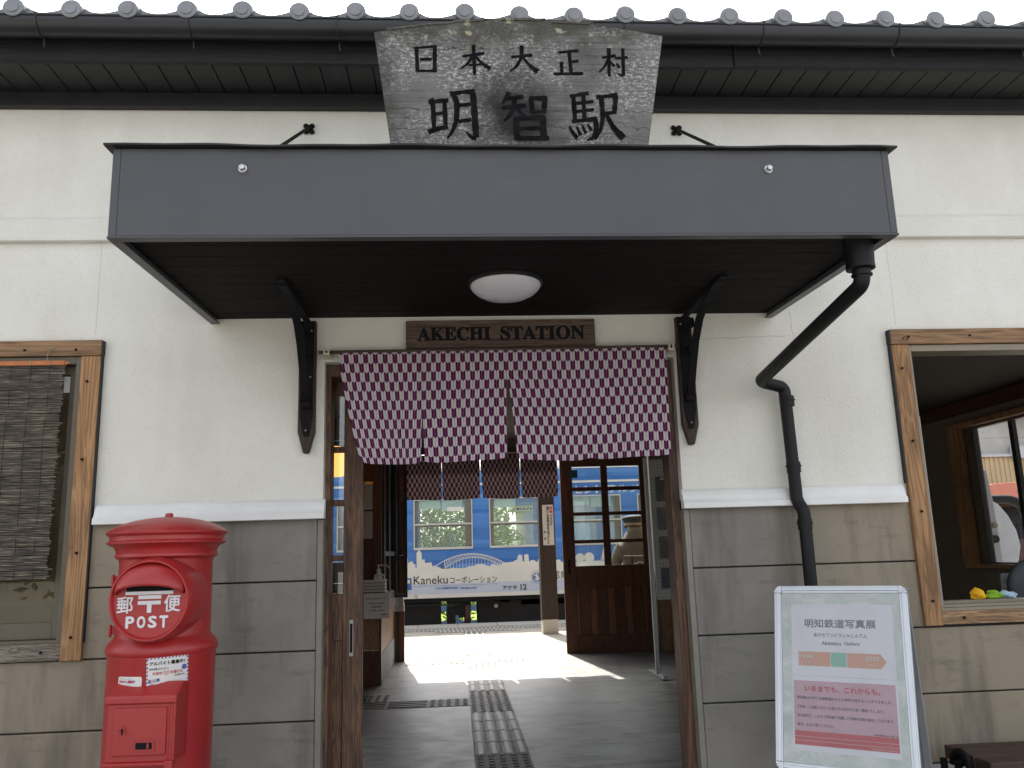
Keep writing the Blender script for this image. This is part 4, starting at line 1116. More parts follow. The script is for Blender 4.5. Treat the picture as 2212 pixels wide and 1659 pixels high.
# collection door below
bx_ = MB()
Yf = -.216
bx_.prism([(Yf, .778), (Yf, .955), (Yf+.004, .962), (Yf+.004, .975), (-.155, 1.012), (-.10, 1.012), (-.10, .778)], 'x', -.108, .112)
bx_.v = [fq_(*p) for p in bx_.v]
dbx = bx_.build('collection_box', 'red', pb, bevel=.005, seg=3)
ld = MB()
ld.prism([(Yf-.010, .958), (Yf-.010, .976), (Yf-.004, .982), (-.155, 1.018), (-.155, 1.010), (Yf-.0, .958)], 'x', -.114, .116)
l2 = MB(); l2.box(-.114, .112, Yf-.010, Yf+.02, .768, .780); l2.v = [fq_(*p) for p in l2.v]; l2.build('box_ledge', 'red', dbx, bevel=.003)
ld.v = [fq_(*p) for p in ld.v]
ld.build('box_lid', 'red', dbx, bevel=.003)
pn = MB()
pn.box(-.085, .085, Yf-.006, Yf+.01, .800, .945)
pn.box(.088, .094, Yf-.003, Yf+.01, .785, .955); pn.box(.099, .105, Yf-.003, Yf+.01, .785, .955); pn.box(.086, .113, Yf-.012, Yf+.01, .760, .784)
pn.v = [fq_(*p) for p in pn.v]
pn.build('box_door', 'red', dbx, bevel=.003)
kh = MB()
kh.lathe([(.010, -.004), (.010, 0)], (-.052, Yf-.006, .881), 16, axis='y'); kh.box(-.010-.052, .010-.052, Yf-.010, Yf-.006, .866, .881); kh.box(-.0545, -.0495, Yf-.0112, Yf-.010, .866, .885, 1)
kh.box(-.016, .052, Yf-.0085, Yf-.006, .812, .848); kh.box(-.008, .044, Yf-.0095, Yf-.0085, .820, .840, 1); kh.box(.028, .034, Yf-.0100, Yf-.0095, .822, .838, 0)
kh.v = [fq_(*p) for p in kh.v]
kh.build('keyhole_plate', ['red', 'ink'], dbx, bevel=.001)
# hinges on the left
for zz in (1.345, 1.175):
    hg = MB(); hg.box(-.172, -.148, -.040, -.010, zz-.014, zz+.014); hg.tube([(-.167, -.042, zz-.022), (-.167, -.042, zz+.02)], .006, 8)
    hg.build('hinge', 'red', pb, bevel=.002)
# stickers, bent round the body
fc = cyl(0, 0, .1782, 0)
sk = MB()
def cy2(tilt, u0_, v0_):
    return lambda u, v, d: fc(u0_+u*math.cos(tilt)-v*math.sin(tilt), v0_+u*math.sin(tilt)+v*math.cos(tilt), d)
f1 = cy2(.035, .012, .998); W_, H_ = .132, .094
sk.rect(f1, 0, 0, W_, H_, .0006, 0, 8)
q = 0; s_ = .0
per = 52
for i in range(24):
    u = W_*i/24
    for (v0_, v1_) in ((0, .005), (H_-.005, H_)):
        c_ = (1, 0, 3, 0)[i % 4]
        if c_: sk.add([f1(u, v0_, .0012), f1(u+W_/24, v0_, .0012), f1(u+W_/24+.003, v1_, .0012), f1(u+.003, v1_, .0012)], [(0, 1, 2, 3)], c_)
for i in range(16):
    v = H_*i/16
    for (a_, b_) in ((0, .005), (W_-.005, W_)):
        c_ = (1, 0, 3, 0)[i % 4]
        if c_: sk.add([f1(a_, v, .0012), f1(b_, v+.003, .0012), f1(b_, v+H_/16+.003 if v+H_/16+.003 < H_ else H_, .0012), f1(a_, v+H_/16, .0012)], [(0, 1, 2, 3)], c_)
txt(sk, f1, 'アルバイト募集中！', .010, .069, .110, .0125, .0004, .0014, 2)
txt(sk, f1, '日本全国 人から人へ', .009, .055, .060, .0065, .0001, .0014, 2)
txt(sk, f1, '大切な', .019, .039, .030, .010, .0003, .0014, 1); txt(sk, f1, 'を届ける', .074, .039, .038, .010, .0003, .0014, 1)
txt(sk, f1, 'お仕事です！', .088, .030, .032, .006, .0001, .0014, 2)
hp = [(.0615+.0105*(16*math.sin(a_)**3)/16, .0435+.0105*(13*math.cos(a_)-5*math.cos(2*a_)-2*math.cos(3*a_)-math.cos(4*a_))/16) for a_ in [2*PI*i/24 for i in range(24)]]
sk.poly(f1, hp, .0013, 4)
for (cu1, cv1, rr1, mm) in ((.118, .056, .0085, 3), (.012, .020, .006, 3), (.019, .021, .006, 4), (.027, .021, .006, 5), (.036, .023, .0055, 3)):
    sk.poly(f1, [(cu1+rr1*math.cos(2*PI*i/14), cv1+rr1*math.sin(2*PI*i/14)) for i in range(14)], .0014+.0001*mm, mm)
txt(sk, f1, '日本郵便', .009, .009, .014, .0035, 0, .0014, 2); sk.rect(f1, .043, .008, .055, .014, .0014, 5)
sk.build('sticker', ['paper', simple('print_red', (.55, .08, .08), .5, var=0), 'ink', simple('print_blue', (.05, .10, .33), .5, var=0), simple('print_pink', (.60, .38, .36), .5, var=0), simple('print_grey', (.35, .36, .40), .5, var=0)], pb)
s2 = MB(); f2 = cy2(-.01, -.089, .997)
s2.rect(f2, 0, .003, .086, .036, .0006, 0, 6); s2.rect(f2, .003, 0, .083, .003, .0006, 0, 6); s2.rect(f2, .003, .036, .083, .039, .0006, 0, 6)
txt(s2, f2, 'アルバイト募集中！', .005, .019, .058, .009, .0004, .0014, 1)
txt(s2, f2, 'お気軽にお問い合わせください', .008, .010, .045, .004, 0, .0014, 2); txt(s2, f2, '郵便局', .010, .003, .010, .004, 0, .0014, 2); txt(s2, f2, '日本郵便からのお知らせ', .006, .031, .048, .003, 0, .0014, 2)
s2.build('sticker', ['paper', simple('print_magenta', (.42, .03, .12), .5, var=0), 'grayink'], pb)
pb.scale = (1, 1, 1)

# ================================================================== A-FRAME POSTER STAND
ab = thing('poster_stand', 'aluminium A-frame stand with rounded corners holding the photo exhibition poster', 'poster stand', (0, 0, 0))
def mapped(mb, f):
    mb.v = [f(*p) for p in mb.v]; return mb
ao = Vector((1.125, -.551, .656)); aux = Vector((.80195, -.59739, 0)).normalized(); auv = Vector((.17090, .24022, .95555)).normalized()
ann = Vector((-.57086, -.76629, .29474)).normalized()
fb = lambda u, v, d: tuple(ao+aux*u+auv*v+ann*d)
PW, PH = .410, .586
fm = MB(); fwid = .027
vb = -.60
fm.box(-fwid, 0, 0, PH, -.014, .006); fm.box(PW, PW+fwid, 0, PH, -.014, .006)
fm.box(0, PW, PH, PH+fwid, -.014, .006); fm.box(0, PW, -fwid, 0, -.014, .006)
fm.box(-.006, 0.0, 0, PH, .006, .009); fm.box(PW, PW+.006, 0, PH, .006, .009); fm.box(0, PW, PH, PH+.006, .006, .009); fm.box(0, PW, -.006, 0, .006, .009)
mapped(fm, lambda u, v, d: fb(u, v, d)) if False else None
fm2 = MB()
for (u0_, u1_, v0_, v1_) in ((-fwid, 0, 0, PH), (PW, PW+fwid, 0, PH), (0, PW, PH, PH+fwid), (0, PW, -fwid, 0)):
    fm2.box(u0_, u1_, v0_, v1_, -.014, .004)
    m_ = (fwid*.30)
    if u1_-u0_ < .1: fm2.box(u0_+m_, u1_-m_*.6, v0_, v1_, .004, .008)
    else: fm2.box(u0_, u1_, v0_+m_, v1_-m_, .004, .008)
mapped(fm2, fb).build('frame', 'alum', ab, bevel=.0025, seg=3)
for (cu0, cv0, a_) in ((0, 0, PI), (PW, 0, 1.5*PI), (PW, PH, 0), (0, PH, .5*PI)):
    c = MB(); pp = [(cu0, cv0)]+[(cu0+fwid*math.cos(a_+PI/2*i/8), cv0+fwid*math.sin(a_+PI/2*i/8)) for i in range(9)]
    c.prism(pp, 'z', -.015, .0075)
    for i in (2, 4, 6):
        an = a_+PI/2*i/8
        c.add([(cu0+.004*math.cos(an), cv0+.004*math.sin(an), .008), (cu0+fwid*math.cos(an-.03), cv0+fwid*math.sin(an-.03), .008), (cu0+fwid*math.cos(an+.03), cv0+fwid*math.sin(an+.03), .0095)], [(0, 1, 2)])
    mapped(c, fb).build('corner_cap', 'chrome', ab, bevel=.0015)
mb_ = MB(); mb_.box(-.004, PW+.004, -.004, PH+.004, -.006, .000)
t_ = NT('marbled_backing')
f_ = t_.noise(t_.pos(), 9, 7, .7, 1.2)
t_.col(t_.ramp(f_, [(.34, (.52, .59, .54)), (.5, (.66, .71, .67)), (.66, (.82, .85, .81))])); t_.rough(.35)
mapped(mb_, fb).build('backing', t_.m, ab)
# posters under the clear cover
pt = MB()
pk = ['paper', simple('poster_grey', (.20, .20, .23), .5, var=0), simple('poster_peach', (.72, .38, .26), .5, var=.03), simple('poster_mint', (.28, .58, .45), .5, var=.03), simple('poster_pink', (.62, .38, .45), .5, var=.08, vs=9),
      simple('poster_red', (.55, .06, .06), .5, var=.06, vs=9), simple('poster_text', (.12, .09, .12), .5, var=0), simple('poster_lilac_white', (.86, .85, .90), .5, var=.04, vs=9)]
pt.rect(fb, .035, .292, .384, .545, .0008, 7); pt.rect(fb, .035, .042, .384, .290, .0008, 7)
txt(pt, fb, '明知鉄道写真展', .0835, .461, .2435, .030, .0008, .0016, 1)
txt(pt, fb, 'あけちてつどうしゃしんてん', .1145, .428, .182, .0135, .0003, .0016, 1)
txt(pt, fb, 'Aketetsu', .141, .4005, .066, .0125, .0004, .0016, 1); txt(pt, fb, 'Gallery', .219, .398, .053, .0145, .0004, .0016, 1)
pt.poly(fb, [(.0585, .3262), (.1688, .3262), (.1688, .3755), (.0585, .3755)], .0016, 2)
pt.poly(fb, [(.1712, .3262), (.2235, .3262), (.2235, .3750), (.1712, .3750)], .0016, 3)
pt.poly(fb, [(.2258, .3255), (.3371, .3244), (.3550, .3485), (.3365, .3740), (.2258, .3745)], .0016, 2)
txt(pt, fb, '1934', .0630, .3525, .0455, .0125, .0004, .0024, 0); txt(pt, fb, '2022', .2875, .3520, .046, .0125, .0004, .0024, 0)
txt(pt, fb, '昭和9年', .071, .3345, .029, .0062, 0, .0024, 0); txt(pt, fb, '令和4年', .297, .3335, .028, .0062, 0, .0024, 0)
pt.rect(fb, .039, .107, .378, .2745, .0016, 4)
txt(pt, fb, 'いままでも、これからも。', .0785, .2390, .2500, .0185, .0006, .0024, 5)
for s_, v_, u1_ in (('明知線は今年で全線開通から８８周年を迎えることができました。', .2117, .3650), ('ご利用・ご支援いただいた皆さまのおかげと深く感謝いたします。', .1810, .3370), ('待合室内で、これまで明知線で活躍した列車の写真を展示しております。', .1520, .3667), ('是非、お立ち寄りください。', .1225, .1724)):
    txt(pt, fb, s_, .0505, v_, u1_-.0505, .0105, .0002, .0024, 6)
pt.rect(fb, .040, .061, .378, .107, .0020, 5); pt.rect(fb, .040, .0875, .378, .0892, .0026, 4); pt.rect(fb, .040, .0745, .378, .0762, .0026, 4)
txt(pt, fb, '明知鉄道株式会社 社員一同', .301, .1085, .075, .0052, .0001, .0024, 6)
txt(pt, fb, '明知鉄道開通８８周年記念', .294, .0635, .080, .0055, 0, .0028, 0)
pt.build('poster', pk, ab)
cl = MB(); cl.box(0, PW, 0, PH, .0032, .0038)
g_ = NT('clear_cover'); g_.n.remove(g_.b)
a1 = g_.new('ShaderNodeBsdfTransparent'); a2 = g_.new('ShaderNodeBsdfGlossy'); a2.inputs['Roughness'].default_value = .13
ff = g_.new('ShaderNodeFresnel'); ff.inputs['IOR'].default_value = 1.45
bb = g_.new('ShaderNodeBump'); bb.inputs['Strength'].default_value = .5; bb.inputs['Distance'].default_value = .01
g_.link(g_.noise(g_.pos(), 11, 4, .6, .8), bb.inputs['Height']); g_.link(bb.outputs[0], a2.inputs['Normal']); g_.link(bb.outputs[0], ff.inputs['Normal'])
mm_ = g_.new('ShaderNodeMixShader'); g_.link(g_.math('MULTIPLY', ff.outputs[0], 1.0), mm_.inputs[0]); g_.link(a1.outputs[0], mm_.inputs[1]); g_.link(a2.outputs[0], mm_.inputs[2])
g_.link(mm_.outputs[0], g_.n['Material Output'].inputs[0])
mapped(cl, fb).build('clear_cover', g_.m, ab)
# legs: the front frame continues to the ground; the rear panel swings back
vg = -(.656)/auv.z
lg = MB(); lg.box(-fwid+.004, -.004, vg, -fwid, -.014, .002); mapped(lg, fb).build('leg', 'alum', ab, bevel=.002)
lg = MB(); lg.box(PW+.004, PW+fwid-.004, vg, -fwid, -.014, .002); mapped(lg, fb).build('leg', 'alum', ab, bevel=.002)
top_ = ao+auv*(PH+.022)-ann*.017
back = Vector((.5975, .8019, 0))                      # horizontally away from the viewer, square to the board
rv = (Vector((0, 0, 1))*-1.216+back*.10+aux*0)
rdir = (Vector((.1709, .2402, 0)).normalized()*.16*1+Vector((0, 0, -1))*1).normalized()
rn = aux.cross(rdir)
fr2 = lambda u, v, d: tuple(top_+aux*u+rdir*v+rn*d)
hl = (top_.z)/(-rdir.z)
rp = MB(); rp.box(-.026, .000, 0, hl, -.008, .008); rp.box(PW, PW+.026, 0, hl, -.008, .008); rp.box(0, PW, .02, .045, -.006, .006)
mapped(rp, fr2).build('rear_leg', 'stainless', ab, bevel=.002)
rp = MB(); rp.box(0.0, PW, .045, .66, -.004, .004); mapped(rp, fr2).build('rear_panel', 'stainless', ab)

# ================================================================== TRAIN
tn = thing('train', 'blue railcar with white city skyline and bridge along its lower side at the platform', 'train', (0, 0, 0))
TY, TY2, TX0, TX1 = 10.3, 12.95, -8.6, 6.9
wins = [(-.685+1.235*k, -.685+1.235*k+.96) for k in range(-6, 6)]
WA, WB = 1.475, 2.292
tb_ = MB()
for ya, yb in ((TY, TY+.06), (TY2-.06, TY2)):
    tb_.box(TX0, TX1, ya, yb, .712, WA); tb_.box(TX0, TX1, ya, yb, WB, 2.74)
    xs_ = TX0
    for a, b in wins: tb_.box(xs_, a, ya, yb, WA, WB); xs_ = b
    tb_.box(xs_, TX1, ya, yb, WA, WB)
tb_.box(TX0, TX0+.06, TY+.06, TY2-.06, .712, 2.74); tb_.box(TX1-.06, TX1, TY+.06, TY2-.06, .712, 2.74)
tb_.build('body', 'blue', tn, bevel=.004)
rfp = [(TY-.01, 2.74), (TY+.03, 2.80), (TY+.14, 2.90), (TY+.45, 3.0), ((TY+TY2)/2, 3.06), (TY2-.45, 3.0), (TY2-.14, 2.90), (TY2-.03, 2.80), (TY2+.01, 2.74)]
MB().prism(rfp, 'x', TX0, TX1).build('roof', 'silver', tn)
MB().box(TX0, TX1, TY-.008, TY, 2.50, 2.535).build('cream_line', 'cream', tn)
MB().box(TX0+.1, TX1-.1, TY+.1, TY2-.1, .95, 1.02).box(TX0+.1, TX1-.1, TY+.1, TY2-.1, 2.66, 2.70).build('cabin_floor', 'curtain', tn)
for i, (a, b) in enumerate(wins):
    if b < -3 or a > 5.5: pass
    fm_ = MB()
    fm_.box(a, b, TY-.012, TY+.03, WB-.022, WB); fm_.box(a, b, TY-.016, TY+.03, WA, WA+.036); fm_.box(a, a+.018, TY-.010, TY+.03, WA+.036, WB-.022); fm_.box(b-.018, b, TY-.010, TY+.03, WA+.036, WB-.022)
    fm_.box(a+.018, b-.018, TY-.006, TY+.03, 1.868, 1.892)
    wo_ = fm_.build('window', 'silver', tn, bevel=.003)
    MB().box(a+.018, b-.018, TY+.012, TY+.016, WA+.036, WB-.022).build('pane', 'glasstrain', wo_)
    MB().box(a+.018, a+.075, TY+.02, TY+.05, WA+.036, WB-.022).box(b-.12, b-.018, TY+.02, TY+.05, WA+.036, WB-.022).box(a+.075, b-.12, TY+.02, TY+.05, 1.84, 1.868).build('inner_sash', 'alu', wo_)
    if i % 3 != 1 or True:
        cu1 = MB(); cu1.box(a+.09, a+.44, TY+.055, TY+.06, 2.13, 2.27)
        if i != 7: cu1.box(a+.46, b-.16, TY+.055, TY+.06, 2.10+.01*(i % 2), 2.27)
        cu1.build('curtain', 'traincurtain', wo_)
# livery: white lower side with a skyline, drawn on the side's own grid
def tr(x, y): return (-.829+(x-142)/773, .715+(660-(x-160)*.0376-y)/760)
sky_ = [(160, 165), (180, 175), (183, 240), (205, 215), (240, 215), (245, 240), (270, 245), (272, 290), (288, 290), (288, 110), (303, 90), (318, 55), (333, 90), (350, 110), (352, 190), (388, 188), (392, 230), (475, 222), (482, 270), (510, 262), (522, 270), (600, 302), (670, 298), (740, 285), (800, 290), (900, 285), (940, 265), (1000, 262), (1040, 240), (1110, 235), (1190, 265), (1240, 235), (1335, 262), (1370, 215), (1440, 215), (1475, 208), (1510, 205), (1510, 190), (1545, 185), (1550, 150), (1560, 150), (1562, 125), (1578, 125), (1580, 100), (1583, 125), (1610, 122), (1615, 200), (1635, 205), (1638, 118), (1690, 115), (1697, 212), (1715, 190), (1740, 182), (1770, 190), (1790, 208), (1805, 205), (1805, 178), (1900, 175), (1905, 200), (2030, 192), (2050, 178), (2090, 175), (2100, 205), (2200, 200)]
lf = plane((0, TY-.0012, 0))
lv = MB()
tops = [tr(*q) for q in sky_]
x_ = -8.6; left_ = []
rr_ = random.Random(5)
while x_ < tops[0][0]-.1:
    h_ = 1.18+rr_.choice((0, .03, .06, .14, .22))*rr_.random(); w__ = rr_.uniform(.06, .2)
    left_ += [(x_, h_), (x_+w__-.001, h_)]; x_ += w__
tops = left_+tops+[(6.9, 1.215)]
for (a, b) in zip(tops, tops[1:]):
    if b[0]-a[0] > 1e-4: lv.add([lf(a[0], .713, 0), lf(b[0], .713, 0), lf(b[0], b[1], 0), lf(a[0], a[1], 0)], [(0, 1, 2, 3)])
# round and conical trees of the picture farther right
for (cx_, r_) in ((2.02, .075), (2.17, .085), (2.9, .08), (3.05, .06), (3.6, .09)):
    lv.poly(lf, [(cx_+r_*math.cos(2*PI*i/18), 1.275+r_*.95*math.sin(2*PI*i/18)) for i in range(18)], .0002); lv.rect(lf, cx_-.006, 1.2, cx_+.006, 1.24, .0003)
for cx_ in (2.42, 2.60, 3.3):
    pp = [(cx_-.006, 1.20)]
    for k in range(9):
        zz = 1.235+.022*k; ww = .075*(1-k/9.5)
        lv.poly(lf, [(cx_-ww, zz-.004), (cx_+ww, zz+.004), (cx_, zz+.032)], .0002+.00005*k)
    lv.rect(lf, cx_-.006, 1.19, cx_+.006, 1.26, .0003)
# bridge
def arch(x0, x1, y0, y1, yp, t):
    x = x0+(x1-x0)*t; base = y0+(y1-y0)*t; pk_ = (y0+y1)/2-yp
    return (x, base-pk_*4*t*(1-t))
def seg_(a, b, wpx):
    A_, B_ = tr(*a), tr(*b); dx, dz = B_[0]-A_[0], B_[1]-A_[1]; l = math.hypot(dx, dz) or 1; nx, nz = -dz/l*wpx/1546, dx/l*wpx/1546
    lv.add([lf(A_[0]+nx, A_[1]+nz, .0004), lf(A_[0]-nx, A_[1]-nz, .0004), lf(B_[0]-nx, B_[1]-nz, .0004), lf(B_[0]+nx, B_[1]+nz, .0004)], [(0, 1, 2, 3)])
up_ = lambda t: arch(520, 1370, 268, 215, 116, t)
lo_ = lambda t: arch(628, 1336, 302, 262, 158, t)
for i in range(30):
    seg_(up_(i/30), up_((i+1)/30), 11); seg_(lo_(i/30), lo_((i+1)/30), 9)
    seg_(up_(i/30), lo_(min(1, max(0, (up_((i+.5)/30)[0]-628)/708))), 4.5); seg_(up_((i+1)/30), lo_(min(1, max(0, (up_((i+.5)/30)[0]-628)/708))), 4.5)
for i in range(2, 17):
    t = i/18; a = lo_(t); seg_(a, (a[0], 295), 4.5)
lv.build('livery', 'cream', tn)
MB().box(TX0, TX1, TY-.0022, TY-.0005, .775, .935).build('pale_stripe', 'paleblue', tn)
tl_ = MB(); tf = lambda u, v, d: (u, TY-.004-d, v)
def tput(s, x0, x1, yb, yt, bold, mi):
    A_ = tr(x0, yb); B_ = tr(x1, yb); sl__ = 0
    txt(tl_, lambda u, v, d: tf(A_[0]+u, A_[1]+v+.0*u, d), s, 0, 0, (x1-x0)/773, (yb-yt)/760, bold, .0006, mi)
def lvl(x, y): return y
tput('Kaneku', 250, 672, 490, 392, .0, 0); tput('コーポレーション', 703, 1285, 476, 392, .0, 0)
tput('カネ九商事株式会社', 516, 804, 549, 517, .001, 1); tput('kaneku.com', 828, 1028, 540, 508, .001, 1)
tput('アケチ', 1355, 1538, 545, 497, .004, 2); tput('12', 1580, 1652, 543, 478, .006, 2)
A_ = tr(250, 515); B_ = tr(1285, 475); tl_.rect(tf, A_[0], A_[1]+.002, B_[0], A_[1]+.0055, .001, 2)
cx_, cz_ = tr(1790, 390)
for i in range(40):
    a0_, a1_ = 2*PI*i/40, 2*PI*(i+1)/40
    tl_.add([tf(cx_+.100*math.cos(a0_), cz_+.100*math.sin(a0_), .001), tf(cx_+.100*math.cos(a1_), cz_+.100*math.sin(a1_), .001), tf(cx_+.095*math.cos(a1_), cz_+.095*math.sin(a1_), .001), tf(cx_+.095*math.cos(a0_), cz_+.095*math.sin(a0_), .001)], [(0, 1, 2, 3)], 1)
def lg_(pts, w_=.017):
    for a, b in zip(pts, pts[1:]):
        dx, dz = b[0]-a[0], b[1]-a[1]; l = math.hypot(dx, dz); nx, nz = -dz/l*w_/2, dx/l*w_/2
        tl_.add([tf(cx_+a[0]+nx, cz_+a[1]+nz, .0012), tf(cx_+a[0]-nx, cz_+a[1]-nz, .0012), tf(cx_+b[0]-nx, cz_+b[1]-nz, .0012), tf(cx_+b[0]+nx, cz_+b[1]+nz, .0012)], [(0, 1, 2, 3)], 1)
lg_([(-.008, .070), (-.068, .022), (-.068, .006), (-.02, .006)]); lg_([(.008, .070), (.068, .022), (.068, .006), (.03, .006), (.03, .036), (.008, .036)]); lg_([(-.068, -.008), (-.068, -.022), (-.008, -.070)]); lg_([(.068, -.008), (.068, -.022), (.008, -.070)]); lg_([(-.068, -.012), (-.02, -.012)])
X_, Z_ = tr(142, 556)
tl_.rect(tf, X_-.07, Z_+.10, X_+.105, Z_+.185, .001, 1); tl_.rect(tf, X_-.045, Z_+.10, X_+.08, Z_+.158, .0016, 3); tl_.rect(tf, X_+.055, Z_, X_+.105, Z_+.12, .001, 1); tl_.rect(tf, X_+.02, Z_-.005, X_+.06, Z_+.14, .001, 1) ; tl_.rect(tf, X_-.08, Z_-.005, X_-.02, Z_+.14, .001, 1)
txt(tl_, tf, '▽', *tr(257, 655), .060, .048, 0, .001, 0)
txt(tl_, tf, '那', 1.560, .94, .11, .13, 0, .001, 0); txt(tl_, tf, '陶', 1.70, .94, .11, .13, 0, .001, 0)
for k, ch in enumerate('セントラルグループ'): txt(tl_, tf, ch, 1.955+.190*k, 2.325, .155 if ch != '、' else .1, .115, .0055, .001, 4)
for k, ch in enumerate('善い'): txt(tl_, tf, ch, .235+.45*k, 2.335, .11, .12, .004, .001, 4)
tl_.build('lettering', ['ink', 'dkblue', 'grayink', 'cream', 'white'], tn)
st2 = MB()
st2.box(-.14, .11, TY-.018, TY-.014, 2.085, 2.155, 0); st2.box(.99, 1.27, TY+.045, TY+.05, 2.04, 2.15, 1); st2.box(.99, 1.27, TY+.040, TY+.045, 2.055, 2.135, 0)
txt(st2, lambda u, v, d: (u, TY+.039-d, v), '酒のねざき', 1.0, 2.07, .26, .048, .002, .001, 2)
st2.build('window_notice', ['paper', simple('notice_green', (.15, .45, .10), .5, var=0), 'ink'], tn)
# running gear
ug = MB()
for a, b, z0, z1 in ((TX0+.3, -.285, -.1, .70), (-.17, -.03, -.1, .70), (-.03, .02, .42, .70), (.02, .12, .38, .70), (.12, .22, -.1, .70), (.22, .35, .62, .70), (.345, .62, -.1, .70), (.62, TX1-.3, -.1, .63), (.70, .86, .60, .70), (1.05, TX1-.4, .55, .70)):
    ug.box(a, b, TY+.25, TY+1.6, z0, z1)
ug.box(TX0+.3, TX1-.3, TY+.08, TY+.14, .655, .70)
ug.tube([(TX0+.5, TY+.05, .665), (1.3, TY+.05, .665)], .012, 8); ug.tube([(-.85, TY+.05, .60), (.06, TY+.05, .60)], .012, 8)
ug.build('underframe', 'under', tn)
for wx in (-6.6, -4.7, 3.2, 5.1):
    MB().lathe([(.40, 0), (.43, .02), (.43, .12)], (wx, TY+.75, -.04), 32, axis='y').build('wheel', 'iron', tn)
MB().lathe([(.040, 0), (.043, .02), (.043, .29), (.03, .325), (.015, .34)], (.168, TY+.14, .27), 20).build('gas_bottle', 'maroon', tn, smooth=True)
MB().lathe([(.03, 0), (.034, .01), (.034, .03)], (.63, TY+.12, .55), 20, axis='y').build('tail_light', 'stainless', tn)
uz = MB()
txt(uz, lambda u, v, d: (u, TY+.245-d, v), 'ドレン', -.165, .56, .12, .03, .001, .001); uz.build('stencil', 'stainless', tn)

# ================================================================== PLATFORM THINGS
pp_ = thing('platform_post', 'dark brown square post on a concrete footing carrying a vertical warning notice', 'post', (0, 0, 0))
MB().box(1.115, 1.330, 7.76, 7.98, .50, 4.2).build('shaft', 'postwood', pp_, bevel=.006)
MB().prism([(1.12, F), (1.325, F), (1.325, .515), (1.12, .515)], 'y', 7.755, 7.99).build('footing', 'platedge', pp_, bevel=.008)
wsn = thing('warning_notice', 'narrow white notice with vertical red and black writing on the platform post', 'notice', (0, 0, 0))
ws = MB(); ws.box(1.165, 1.312, 7.748, 7.757, 1.475, 2.010)
ws.build('plate', 'paperdim', wsn, bevel=.001)
wt = MB(); wf = lambda u, v, d: (u, 7.747-d, v)
vtxt(wt, wf, '危険', 1.282, 1.985, .036, .050, .0016, .001, 1); vtxt(wt, wf, 'ですから', 1.282, 1.875, .032, .036, .0008, .001, 0)
vtxt(wt, wf, '駆けこみ乗車はおやめ下さい。', 1.238, 1.985, .032, .0352, .0008, .001, 0); vtxt(wt, wf, '駅', 1.190, 1.66, .026, .03, .0006, .001, 0); vtxt(wt, wf, '長', 1.190, 1.575, .026, .03, .0006, .001, 0)
for (a_, b_) in ((1.172, 2.0), (1.304, 2.0), (1.172, 1.484), (1.304, 1.484)): wt.lathe([(.003, 0), (.003, -.002)], (a_, 7.747, b_), 8, 0, 'y')
wt.build('lettering', ['ink', simple('warning_red', (.55, .03, .03), .5, var=0)], wsn)

# bench with the seated person beyond the glazed door
bn = thing('platform_bench', 'plain wooden platform bench behind the glazed sliding door', 'bench', (0, 0, 0))
MB().box(1.75, 3.0, 5.95, 6.32, .72, .76).build('seat', 'framewoodx', bn, bevel=.006)
for xx in (1.85, 2.9): MB().box(xx-.03, xx+.03, 5.98, 6.29, F, .72).build('leg', 'iron', bn, bevel=.004)
def skinned(name, nodes, edges, mat, parent, sub=2):
    me = bpy.data.meshes.new(name); me.from_pydata([n_[:3] for n_ in nodes], edges, []); me.materials.append(MT[mat])
    o = bpy.data.objects.new(name, me); COL.objects.link(o); o.parent = parent
    sk_ = o.modifiers.new('skin', 'SKIN'); sk_.use_smooth_shade = True
    for i, n_ in enumerate(nodes):
        r_ = n_[3]; me.skin_vertices[0].data[i].radius = (r_, n_[4] if len(n_) > 4 else r_)
    me.skin_vertices[0].data[0].use_root = True
    ss = o.modifiers.new('sub', 'SUBSURF'); ss.levels = sub; ss.render_levels = sub
    me.skin_vertices[0].data[0].use_root = True
    return o
def ensure_skin(me):
    if not me.skin_vertices: 
        bm = bmesh.new(); bm.from_mesh(me); bm.verts.layers.skin.verify(); bm.to_mesh(me); bm.free()
_old = skinned
def skinned(name, nodes, edges, mat, parent, sub=2):
    me = bpy.data.meshes.new(name); me.from_pydata([n_[:3] for n_ in nodes], edges, [])
    ensure_skin(me); me.materials.append(MT[mat])
    o = bpy.data.objects.new(name, me); COL.objects.link(o); o.parent = parent
    for i, n_ in enumerate(nodes):
        d_ = me.skin_vertices[0].data[i]; d_.radius = (n_[3], n_[4] if len(n_) > 4 else n_[3]); d_.use_root = (i == 0)
    sk_ = o.modifiers.new('skin', 'SKIN'); sk_.use_smooth_shade = True
    ss = o.modifiers.new('sub', 'SUBSURF'); ss.levels = sub; ss.render_levels = sub
    return o
pr = thing('person', 'person in a dark cap and khaki jacket sitting hunched with their back to the door', 'person', (0, 0, 0))
PX, PY = 2.10, 6.08
